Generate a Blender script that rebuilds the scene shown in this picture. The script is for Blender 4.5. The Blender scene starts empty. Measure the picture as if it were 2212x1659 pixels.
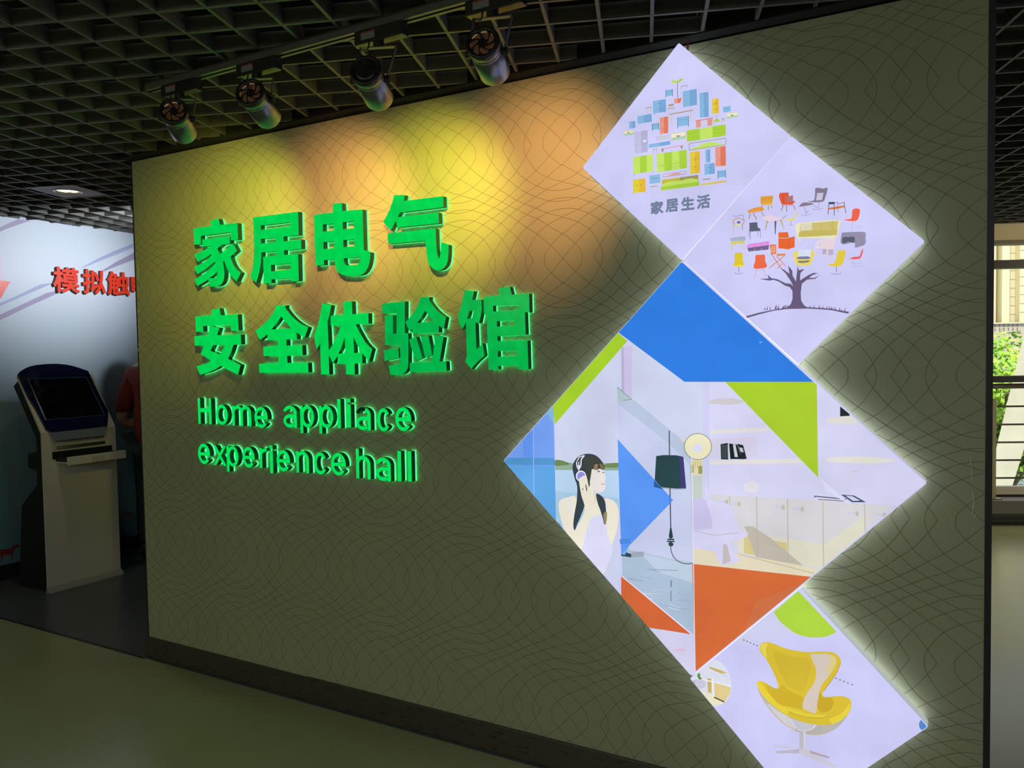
import bpy, bmesh, math, random
from mathutils import Vector, Matrix
from mathutils.geometry import tessellate_polygon
random.seed(7)
# ---------------------------------------------------------------- camera, world, sun, lights, exposure
scn = bpy.context.scene
COL = scn.collection
H = 1.4785                                   # camera height over the floor
CX, CY, FPX = 1106.0, 829.5, 1729.88         # picture centre and focal length for 2212 x 1659
PITCH, ROLL = -0.0423, -0.0171
FWD = Vector((0, math.cos(PITCH), math.sin(PITCH)))
UP0 = Vector((0, -math.sin(PITCH), math.cos(PITCH)))
RT0 = Vector((1, 0, 0))
RT = math.cos(ROLL)*RT0 + math.sin(ROLL)*UP0
UP = -math.sin(ROLL)*RT0 + math.cos(ROLL)*UP0
cam_d = bpy.data.cameras.new('camera')
cam_d.sensor_fit = 'HORIZONTAL'; cam_d.sensor_width = 36.0
cam_d.lens = FPX/2212*36.0; cam_d.clip_start = 0.02; cam_d.clip_end = 400
cam = bpy.data.objects.new('camera', cam_d)
M = Matrix((RT, UP, -FWD)).transposed().to_4x4(); M.translation = (0, 0, H)
cam.matrix_world = M
COL.objects.link(cam); scn.camera = cam
scn.view_settings.view_transform = 'Standard'; scn.view_settings.look = 'None'
scn.view_settings.gamma = 1.0; scn.view_settings.exposure = 0.0
scn.view_settings.use_curve_mapping = False
wd = bpy.data.worlds.new('world'); scn.world = wd; wd.use_nodes = True
bg = wd.node_tree.nodes['Background']; bg.inputs[0].default_value = (.80, .86, .95, 1); bg.inputs[1].default_value = 1.3

W_ = Vector((math.cos(math.radians(-30)), math.sin(math.radians(-30)), 0))   # along the partition, to the right
N_ = Vector((W_.y, -W_.x, 0))                                              # out of the partition, to the viewer
P0 = Vector((-1.810, 3.895, 0))                                            # foot of its left edge
def WP(u, d, z): return P0 + W_*u + N_*d + Vector((0, 0, z))                # z over the floor
def ray(x, y): return FWD + RT*((x-CX)/FPX) - UP*((y-CY)/FPX)
CAMP = Vector((0, 0, H))
def hit(px, py, pt, nrm):
    v = ray(px, py); return CAMP + v*((pt-CAMP).dot(nrm)/v.dot(nrm))
def hw(px, py, d=0.0):                       # (u, z) on the plane d in front of the partition
    X = hit(px, py, P0+N_*d, N_); return ((X-P0).dot(W_), X.z)
def hu(px, py, u):                           # (d, z) on the plane u = const
    X = hit(px, py, P0+W_*u, W_); return ((X-P0).dot(N_), X.z)
def hd(px, py, d): return hw(px, py, d)

def add_light(name, typ, loc, energy, color, aim=None, parent=None, **kw):
    l = bpy.data.lights.new(name, typ); l.energy = energy; l.color = color
    for k, v in kw.items(): setattr(l, k, v)
    o = bpy.data.objects.new(name, l); COL.objects.link(o); o.location = loc
    if aim is not None: o.rotation_euler = (Vector(aim)-Vector(loc)).to_track_quat('-Z', 'Y').to_euler()
    return o
add_light('sun', 'SUN', (0, -3, 20), 6.5, (1, .93, .74), aim=(3, 9, 0), angle=.01)
add_light('fill_light', 'AREA', WP(1.0, 4.6, 2.35), 40, (.96, .98, .56), aim=WP(1.6, 3.4, 0), shape='RECTANGLE', size=3.0, size_y=1.2)  # unseen area light behind the camera, added to lift the ambient level
add_light('fill_light', 'AREA', WP(4.8, 4.2, 2.35), 21, (.86, .84, 1), aim=WP(3.4, 2.4, 0), shape='RECTANGLE', size=1.8, size_y=1.2)  # second added fill, cooler, for the right part of the partition
add_light('fill_light', 'AREA', (6.4, 4.9, 2.38), 85, (1, .88, .60), aim=(4.6, 6.5, 2.1), shape='RECTANGLE', size=1.6, size_y=.5)  # unseen fill added to brighten the soffit of the window wall
add_light('wall_washer', 'SPOT', WP(-.75, -1.05, 2.30), 88, (.88, .92, 1), aim=WP(-2.1, -.87, 2.12), spot_size=math.radians(74), spot_blend=1.0, shadow_soft_size=.06)

# ---------------------------------------------------------------- helpers
def lin(c):
    def f(v):
        v /= 255.0
        return v/12.92 if v <= .04045 else ((v+.055)/1.055)**2.4
    return (f(c[0]), f(c[1]), f(c[2]))
MATS = {}
def mat(name, base=(.5, .5, .5), rough=.6, metal=0.0, noise=0.0, nscale=8.0, bump=0.0, bscale=60.0, spec=.5, emis=None, estr=1.0, coat=0.0):
    if name in MATS: return MATS[name]
    m = bpy.data.materials.new(name); m.use_nodes = True; MATS[name] = m
    nt = m.node_tree; b = nt.nodes['Principled BSDF']
    b.inputs['Base Color'].default_value = (*base, 1); b.inputs['Roughness'].default_value = rough
    b.inputs['Metallic'].default_value = metal; b.inputs['Specular IOR Level'].default_value = spec
    b.inputs['Coat Weight'].default_value = coat
    tc = nt.nodes.new('ShaderNodeTexCoord')
    if noise:
        n = nt.nodes.new('ShaderNodeTexNoise'); n.inputs['Scale'].default_value = nscale; n.inputs['Detail'].default_value = 5
        nt.links.new(tc.outputs['Object'], n.inputs['Vector'])
        r = nt.nodes.new('ShaderNodeMapRange'); r.inputs[1].default_value = .3; r.inputs[2].default_value = .7
        r.inputs[3].default_value = 1-noise; r.inputs[4].default_value = 1+noise
        nt.links.new(n.outputs[0], r.inputs[0])
        x = nt.nodes.new('ShaderNodeVectorMath'); x.operation = 'SCALE'; x.inputs[0].default_value = base
        nt.links.new(r.outputs[0], x.inputs['Scale']); nt.links.new(x.outputs[0], b.inputs['Base Color'])
    if bump:
        n = nt.nodes.new('ShaderNodeTexNoise'); n.inputs['Scale'].default_value = bscale; n.inputs['Detail'].default_value = 6
        nt.links.new(tc.outputs['Object'], n.inputs['Vector'])
        bp = nt.nodes.new('ShaderNodeBump'); bp.inputs['Strength'].default_value = bump; bp.inputs['Distance'].default_value = .004
        nt.links.new(n.outputs[0], bp.inputs['Height']); nt.links.new(bp.outputs[0], b.inputs['Normal'])
    if emis:
        b.inputs['Emission Color'].default_value = (*emis, 1); b.inputs['Emission Strength'].default_value = estr
    return m
def glow_mat(name, col, lo=.9, hi=1.05, scale=6.0, attr=None, strength=1.0, gloss=.02):
    """back-lit acrylic: emission with the uneven brightness of the lamps behind it, under a thin gloss"""
    if name in MATS: return MATS[name]
    m = bpy.data.materials.new(name); m.use_nodes = True; MATS[name] = m
    nt = m.node_tree; nt.nodes.clear()
    out = nt.nodes.new('ShaderNodeOutputMaterial'); em = nt.nodes.new('ShaderNodeEmission')
    tc = nt.nodes.new('ShaderNodeTexCoord'); n = nt.nodes.new('ShaderNodeTexNoise')
    n.inputs['Scale'].default_value = scale; n.inputs['Detail'].default_value = 2
    r = nt.nodes.new('ShaderNodeMapRange'); r.inputs[1].default_value = .3; r.inputs[2].default_value = .7
    r.inputs[3].default_value = lo*strength; r.inputs[4].default_value = hi*strength
    nt.links.new(tc.outputs['Object'], n.inputs['Vector']); nt.links.new(n.outputs[0], r.inputs[0])
    nt.links.new(r.outputs[0], em.inputs['Strength'])
    if attr:
        a = nt.nodes.new('ShaderNodeAttribute'); a.attribute_name = attr; nt.links.new(a.outputs['Color'], em.inputs['Color'])
    else: em.inputs['Color'].default_value = (*col, 1)
    if gloss:
        g = nt.nodes.new('ShaderNodeBsdfGlossy'); g.inputs['Roughness'].default_value = .22; g.inputs['Color'].default_value = (gloss, gloss, gloss, 1)
        ad = nt.nodes.new('ShaderNodeAddShader'); nt.links.new(em.outputs[0], ad.inputs[0]); nt.links.new(g.outputs[0], ad.inputs[1])
        nt.links.new(ad.outputs[0], out.inputs['Surface'])
    else: nt.links.new(em.outputs[0], out.inputs['Surface'])
    return m

def tag(o, label=None, cat=None, group=None, kind=None):
    if label: o['label'] = label
    if cat: o['category'] = cat
    if group: o['group'] = group
    if kind: o['kind'] = kind
    return o
def thing(name, label, cat, loc, group=None):
    o = bpy.data.objects.new(name, None); COL.objects.link(o); o.location = loc; o.empty_display_size = .05
    return tag(o, label, cat, group)
def obj(name, verts, faces, m, parent=None, smooth=False, root=None):
    """verts in world coordinates; the object's origin is its thing's origin (or root)"""
    org = Vector((0, 0, 0))
    p = parent
    while p is not None: org += p.location; p = p.parent
    o_loc = Vector((0, 0, 0))
    if parent is None and root is not None: o_loc = Vector(root)
    me = bpy.data.meshes.new(name); me.from_pydata([tuple(Vector(v)-org-o_loc) for v in verts], [], faces)
    if isinstance(m, (list, tuple)):
        for k in m: me.materials.append(k)
    elif m: me.materials.append(m)
    bm = bmesh.new(); bm.from_mesh(me); bmesh.ops.recalc_face_normals(bm, faces=bm.faces); bm.to_mesh(me); bm.free()
    if smooth:
        for f in me.polygons: f.use_smooth = True
    o = bpy.data.objects.new(name, me); COL.objects.link(o); o.location = o_loc
    if parent is not None: o.parent = parent
    return o
class MB:
    """collects shapes for ONE mesh object"""
    def __init__(s): s.v = []; s.f = []
    def add(s, vs, fs):
        k = len(s.v); s.v += [Vector(v) for v in vs]; s.f += [tuple(i+k for i in f) for f in fs]; return s
    def hexa(s, q):                                          # 8 corners: bottom loop, top loop
        return s.add(q, [(0, 1, 2, 3), (7, 6, 5, 4), (0, 4, 5, 1), (1, 5, 6, 2), (2, 6, 7, 3), (3, 7, 4, 0)])
    def wbox(s, u0, u1, d0, d1, z0, z1):                     # box in the partition's own axes
        return s.hexa([WP(u0, d0, z0), WP(u1, d0, z0), WP(u1, d1, z0), WP(u0, d1, z0), WP(u0, d0, z1), WP(u1, d0, z1), WP(u1, d1, z1), WP(u0, d1, z1)])
    def fbox(s, o, ax, ay, az, x0, x1, y0, y1, z0, z1):
        c = lambda x, y, z: o+ax*x+ay*y+az*z
        return s.hexa([c(x0, y0, z0), c(x1, y0, z0), c(x1, y1, z0), c(x0, y1, z0), c(x0, y0, z1), c(x1, y0, z1), c(x1, y1, z1), c(x0, y1, z1)])
    def prism(s, loop, off):                                 # loop of points, extruded by vector off
        n = len(loop); a = [Vector(p) for p in loop]; b = [p+off for p in a]
        tris = tessellate_polygon([a]); k = len(s.v); s.v += a+b
        s.f += [tuple(i+k for i in t) for t in tris] + [tuple(i+k+n for i in reversed(t)) for t in tris]
        s.f += [(k+i, k+(i+1) % n, k+n+(i+1) % n, k+n+i) for i in range(n)]
        return s
    def tube(s, pts, r, seg=8, caps=True):
        pts = [Vector(p) for p in pts]; rs = r if isinstance(r, (list, tuple)) else [r]*len(pts); k = len(s.v); prev = None
        for i, p in enumerate(pts):
            t = (pts[min(i+1, len(pts)-1)]-pts[max(i-1, 0)]).normalized()
            if prev is None: a = t.orthogonal().normalized()
            else: a = (prev-t*prev.dot(t)).normalized()
            prev = a; b = t.cross(a)
            for j in range(seg):
                g = 2*math.pi*j/seg; s.v.append(p+(a*math.cos(g)+b*math.sin(g))*rs[i])
        for i in range(len(pts)-1):
            for j in range(seg):
                s.f.append((k+i*seg+j, k+i*seg+(j+1) % seg, k+(i+1)*seg+(j+1) % seg, k+(i+1)*seg+j))
        if caps: s.f.append(tuple(k+j for j in range(seg))); s.f.append(tuple(k+(len(pts)-1)*seg+j for j in reversed(range(seg))))
        return s
    def build(s, name, m, parent=None, smooth=False, root=None): return obj(name, s.v, s.f, m, parent, smooth, root)
def bevel(o, w, seg=2):
    b = o.modifiers.new('bevel', 'BEVEL'); b.width = w; b.segments = seg; b.limit_method = 'ANGLE'; b.angle_limit = math.radians(40); return o
def catmull(pts, n=6):
    out = []; P = [pts[0]]+list(pts)+[pts[-1]]
    for i in range(1, len(P)-2):
        for k in range(n):
            t = k/n; p0, p1, p2, p3 = P[i-1], P[i], P[i+1], P[i+2]
            out.append(tuple(.5*((2*p1[a])+(-p0[a]+p2[a])*t+(2*p0[a]-5*p1[a]+4*p2[a]-p3[a])*t*t+(-p0[a]+3*p1[a]-3*p2[a]+p3[a])*t**3) for a in range(len(p1))))
    out.append(tuple(pts[-1])); return out

# ---------------------------------------------------------------- materials of the setting
M_wall = mat('partition_wallpaper', (.37, .40, .27), .62, noise=.03, nscale=3, bump=.08, bscale=300)
M_line = mat('wallpaper_line', (.19, .20, .125), .7)
M_floor = mat('floor_vinyl', (.34, .35, .20), .24, noise=.06, nscale=1.5, bump=.03, bscale=20, spec=.45)
M_floor2 = mat('floor_dark_vinyl', (.085, .095, .105), .30, noise=.10, nscale=2, bump=.03, bscale=20)
M_slat = mat('ceiling_slat_metal', (.115, .115, .105), .5, noise=.08, nscale=4)
M_slab = mat('slab_black', (.010, .010, .013), .95)
M_trim = mat('black_trim', (.018, .018, .028), .45)
M_plain = mat('plain_wall', (.30, .30, .28), .8)
M_beige = mat('beige_plaster', (.62, .52, .33), .8, noise=.03, nscale=5)
def base_mat():
    m = mat('baseboard_brown', (.060, .055, .045), .38, bump=.1, bscale=120)
    nt = m.node_tree; b = nt.nodes['Principled BSDF']
    tc = nt.nodes.new('ShaderNodeTexCoord'); mp = nt.nodes.new('ShaderNodeMapping'); mp.inputs['Scale'].default_value = (14, 14, 70)
    n = nt.nodes.new('ShaderNodeTexNoise'); n.inputs['Scale'].default_value = 1.6; n.inputs['Detail'].default_value = 6
    r = nt.nodes.new('ShaderNodeValToRGB'); r.color_ramp.elements[0].position = .60; r.color_ramp.elements[0].color = (.060, .055, .045, 1)
    r.color_ramp.elements[1].position = .66; r.color_ramp.elements[1].color = (.022, .018, .015, 1)
    nt.links.new(tc.outputs['Object'], mp.inputs[0]); nt.links.new(mp.outputs[0], n.inputs['Vector']); nt.links.new(n.outputs[0], r.inputs[0]); nt.links.new(r.outputs[0], b.inputs['Base Color'])
    return m
M_base = base_mat()
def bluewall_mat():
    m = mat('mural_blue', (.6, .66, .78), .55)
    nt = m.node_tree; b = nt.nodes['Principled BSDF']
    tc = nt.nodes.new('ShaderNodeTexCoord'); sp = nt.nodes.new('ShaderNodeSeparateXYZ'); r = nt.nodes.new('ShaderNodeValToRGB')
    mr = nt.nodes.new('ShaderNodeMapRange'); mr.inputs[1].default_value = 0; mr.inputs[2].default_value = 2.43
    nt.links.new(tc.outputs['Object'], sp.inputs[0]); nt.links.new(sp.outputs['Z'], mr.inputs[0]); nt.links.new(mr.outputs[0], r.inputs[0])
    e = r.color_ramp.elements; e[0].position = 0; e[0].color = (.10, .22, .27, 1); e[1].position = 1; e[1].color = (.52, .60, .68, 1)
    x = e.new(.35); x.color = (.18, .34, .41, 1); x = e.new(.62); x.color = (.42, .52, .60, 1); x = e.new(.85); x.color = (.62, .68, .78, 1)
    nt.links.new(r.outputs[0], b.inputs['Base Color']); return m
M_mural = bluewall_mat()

# ---------------------------------------------------------------- large structure
ZT = 2.4135                                   # top of the partition
HC = .946+H                                   # underside of the grid ceiling
LP = 3.543                                    # length of the partition
wall = MB().wbox(0, LP, -.13, 0, 0, ZT).build('wall_front', M_wall); tag(wall, kind='structure')
U0 = -2.1
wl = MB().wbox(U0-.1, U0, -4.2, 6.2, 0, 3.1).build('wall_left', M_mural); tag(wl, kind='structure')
tag(MB().wbox(U0, 3.2, -4.2, -4.1, 0, 3.1).build('wall_daylight_stop', M_plain), kind='structure')  # unseen wall added to keep daylight out of the left area
tag(MB().wbox(3.1, 3.2, -4.1, -2.4, 0, 3.1).build('wall_daylight_stop_side', M_plain), kind='structure')  # its return, likewise added to block the daylight
tag(MB().wbox(U0, 12, 6.1, 6.2, 0, 3.1).build('wall_rear', M_plain), kind='structure')
tag(MB().wbox(11.9, 12, -6, 6.1, 0, 3.1).build('wall_right', M_plain), kind='structure')
# floors: the dark vinyl begins on the partition's own line
tag(MB().wbox(U0, 12, 0.03, 6.1, -.1, 0).wbox(3.2, 12, -5.60, .03, -.1, 0).build('floor', M_floor), kind='structure')
tag(MB().wbox(U0, 3.2, -4.1, .03, -.1, -.0005).build('floor_rear', M_floor2), kind='structure')
tag(MB().wbox(U0, -.0, .022, .038, -.002, .002).build('trim_1', M_trim), kind='structure')
tag(MB().wbox(LP, LP+.016, -.14, .004, 0, ZT+.02).build('trim_2', M_trim), kind='structure')
tag(MB().wbox(-.012, 0, -.14, -.002, 0, ZT).build('trim_3', M_trim), kind='structure')
# baseboard in two lengths
tag(bevel(MB().wbox(-.02, 1.06, 0, .010, 0, .100).build('baseboard_front', M_base), .002), kind='structure')
tag(bevel(MB().wbox(1.06, LP+.01, 0, .013, 0, .103).build('baseboard_right', M_base), .002), kind='structure')
# ceiling: slab with service void, grid of slats
ceil = MB().wbox(U0-.1, 12, -5.55, 6.2, 3.1, 3.2).build('ceiling', M_slab); tag(ceil, kind='structure')
yaw = -.1631; S = .1585*.946
DJ = Vector((math.cos(yaw), math.sin(yaw), 0)); DI = Vector((-math.sin(yaw), math.cos(yaw), 0))
O_ = Vector((-1.4875*.946, 2.4532*.946, HC))
FQ = Vector((3.90, 6.52, 0)); FA = Vector((math.cos(math.radians(-4)), math.sin(math.radians(-4)), 0)); FN = Vector((FA.y, -FA.x, 0))  # window wall, FN to the viewer
def clip_line(p, d, planes, t0=-30, t1=30):
    for q, n in planes:                        # keep (x-q).n >= 0
        a = (p-q).dot(n); b = d.dot(n)
        if abs(b) < 1e-9:
            if a < 0: return None
            continue
        t = -a/b
        if b > 0: t0 = max(t0, t)
        else: t1 = min(t1, t)
    return (t0, t1) if t1-t0 > .1 else None
PL = [(WP(U0+.004, 0, 0), W_), (FQ+FN*.05, FN), (Vector((0, -.9, 0)), Vector((0, 1, 0))), (Vector((6.2, 0, 0)), Vector((-1, 0, 0)))]
def slat(p, d, side, top, drop):
    r = clip_line(p, d, PL)
    if not r: return
    a, b = r; t = .0052
    b_ = MB().fbox(p, d, side, Vector((0, 0, 1)), a, b, -t, t, drop, top).build('slat', M_slat, ceil)
for i in range(-24, 34): slat(O_+DI*(S*i), DJ, DI, .045, -.0006)
for j in range(-26, 62): slat(O_+DJ*(S*j), DI, DJ, .045, 0)
# dark edge strip of the ceiling round the head of the partition
tag(MB().wbox(-.03, LP+.03, -.14, .055, HC-.004, HC+.05).build('trim_4', M_slab), kind='structure')

# printed pattern on the wallpaper
PX, PZ, C0U, C0Z = .4155, .3985, 1.884, -.886+H
base_curves = []
def mir(c, mx, mz): return [((1-x) if mx else x, (1-z) if mz else z) for x, z in c]
rings = [[(.172, 0), (.165, .05), (.115, .113), (.06, .165), (0, .212)],
         [(.353, 0), (.343, .06), (.310, .125), (.237, .227), (.135, .297), (.06, .33), (0, .347)],
         [(.560, 0), (.484, .125), (.410, .226), (.333, .292), (.233, .358), (.137, .403), (.06, .418), (0, .422)],
         [(.724, 0), (.657, .105), (.569, .218), (.489, .285), (.408, .357), (.25, .450), (.1, .505), (0, .513)]]
ca = [(0, 0), (.108, .115), (.235, .225), (.333, .292), (.41, .35), (.567, .456), (.753, .549), (.867, .603), (1, .646)]
ch = [(0, .206), (.137, .294), (.233, .358), (.331, .405), (.5, .5), (.669, .595), (.767, .642), (.863, .706), (1, .794)]
for c in rings+[ca]:
    for mx in (0, 1):
        for mz in (0, 1): base_curves.append(catmull(mir(c, mx, mz), 4))
for mx in (0, 1): base_curves.append(catmull(mir(ch, mx, 0), 4))
pm = MB(); hw_ = .00085
for cu in range(-6, 5):
    for cz in range(-3, 7):
        for c in base_curves:
            pts = [(C0U+PX*(cu+x), C0Z+PZ*(cz-z)) for x, z in c]
            for (a, b) in zip(pts, pts[1:]):
                lo_, hi_ = 0.0, 1.0
                for q0, q1, m0, m1 in ((a[0], b[0], .002, LP-.002), (a[1], b[1], .104, ZT-.002)):
                    dq = q1-q0
                    if abs(dq) < 1e-9:
                        if not m0 <= q0 <= m1: hi_ = -1
                        continue
                    t0_, t1_ = sorted(((m0-q0)/dq, (m1-q0)/dq)); lo_, hi_ = max(lo_, t0_), min(hi_, t1_)
                if hi_ <= lo_: continue
                a, b = (a[0]+(b[0]-a[0])*lo_, a[1]+(b[1]-a[1])*lo_), (a[0]+(b[0]-a[0])*hi_, a[1]+(b[1]-a[1])*hi_)
                L = math.hypot(b[0]-a[0], b[1]-a[1])
                if L < 1e-6: continue
                nx, nz = -(b[1]-a[1])/L*hw_, (b[0]-a[0])/L*hw_
                pm.add([WP(a[0]+nx, .0004, a[1]+nz), WP(a[0]-nx, .0004, a[1]-nz), WP(b[0]-nx, .0004, b[1]-nz), WP(b[0]+nx, .0004, b[1]+nz)], [(0, 1, 2, 3)])
tag(pm.build('printed_lines', M_line, wall), kind='stuff')
M_scuff = mat('scuff_white', (.62, .62, .56), .8)
random.seed(11)
def scuff(pts, r=.0012):
    MB().tube([WP(*((lambda t: (t[0], .0006, t[1]))(hw(x, y)))) for x, y in pts], r, 4).build('scuff_mark', M_scuff, wall)
scuff([(2096, 985), (2099, 1010), (2100, 1040)], .0007); scuff([(2101, 1060), (2104, 1085), (2101, 1110), (2106, 1117)], .0010); scuff([(2106, 1117), (2109, 1108)], .0010); scuff([(2102, 1140), (2104, 1148)], .0008)
for y in (573, 580, 585, 592, 600, 618, 622, 638, 655, 668, 690, 702, 716, 742, 752): scuff([(295.5+y*.004+random.uniform(-.5, 1.5), y), (297+y*.004+random.uniform(-1, 2), y+random.uniform(3, 8))], .0012)

# ---------------------------------------------------------------- green sign letters
M_side = mat('letter_return_green_spill', (.010, .060, .028), .30, emis=(.0, .05, .018), estr=.12)  # dark returns; green light falling on them put into base colour and faint emission
G_face = glow_mat('letter_face_green', lin((0, 214, 82)), .86, 1.05, 22)
G_face2 = glow_mat('letter_face_green_dim', lin((0, 182, 76)), .84, 1.06, 22)
G_face3 = glow_mat('letter_face_green_bright', lin((0, 228, 92)), .86, 1.06, 30)
G_back = glow_mat('letter_back_glow', lin((70, 255, 130)), .9, 1.05, 10, strength=2.3, gloss=0)
DF = .032                                     # face of the letters, in front of the partition
def flat_mesh(loops):
    """loops: outer + holes as 2D points -> (verts, tris)"""
    vs = [p for l in loops for p in l]
    return vs, [tuple(t) for t in tessellate_polygon([[Vector((p[0], p[1], 0)) for p in l] for l in loops])]
def boundary(tris):
    cnt = {}
    for t in tris:
        n = len(t)
        for i in range(n):
            e = (t[i], t[(i+1) % n]); k = (min(e), max(e)); cnt.setdefault(k, []).append(e)
    return [v[0] for v in cnt.values() if len(v) == 1]
def solid(P, vs, tris, d0, d1, part, m, parent, cap_front=False, cap_back=True):
    n = len(vs); V = [P(p[0], d1, p[1]) for p in vs]+[P(p[0], d0, p[1]) for p in vs]
    F = [(a, b, b+n, a+n) for a, b in boundary(tris)]
    if cap_front: F += list(tris)
    if cap_back: F += [tuple(i+n for i in reversed(t)) for t in tris]
    return obj(part, V, F, m, parent)
def letter(pieces, label, face_m, group):
    us = [p[0] for v, t in pieces for p in v]; zs = [p[1] for v, t in pieces for p in v]
    root = thing('sign_letter', label, 'letter', WP((min(us)+max(us))/2, 0, min(zs)), group)
    vs = []; tr = []
    for v, t in pieces:
        k = len(vs); vs += v; tr += [tuple(i+k for i in x) for x in t]
    solid(WP, vs, tr, .0085, DF, 'letter_side', M_side, root, cap_front=False)
    obj('letter_face', [WP(p[0], DF+.0004, p[1]) for p in vs], tr, face_m, root)
    solid(WP, vs, tr, .0012, .0080, 'glow_panel', G_back, root, cap_front=True)
    return root
def px_piece(o, k, loops):
    L = [[hw(o[0]+x/k, o[1]+y/k, DF) for x, y in l] for l in loops]
    return flat_mesh(L)
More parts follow.
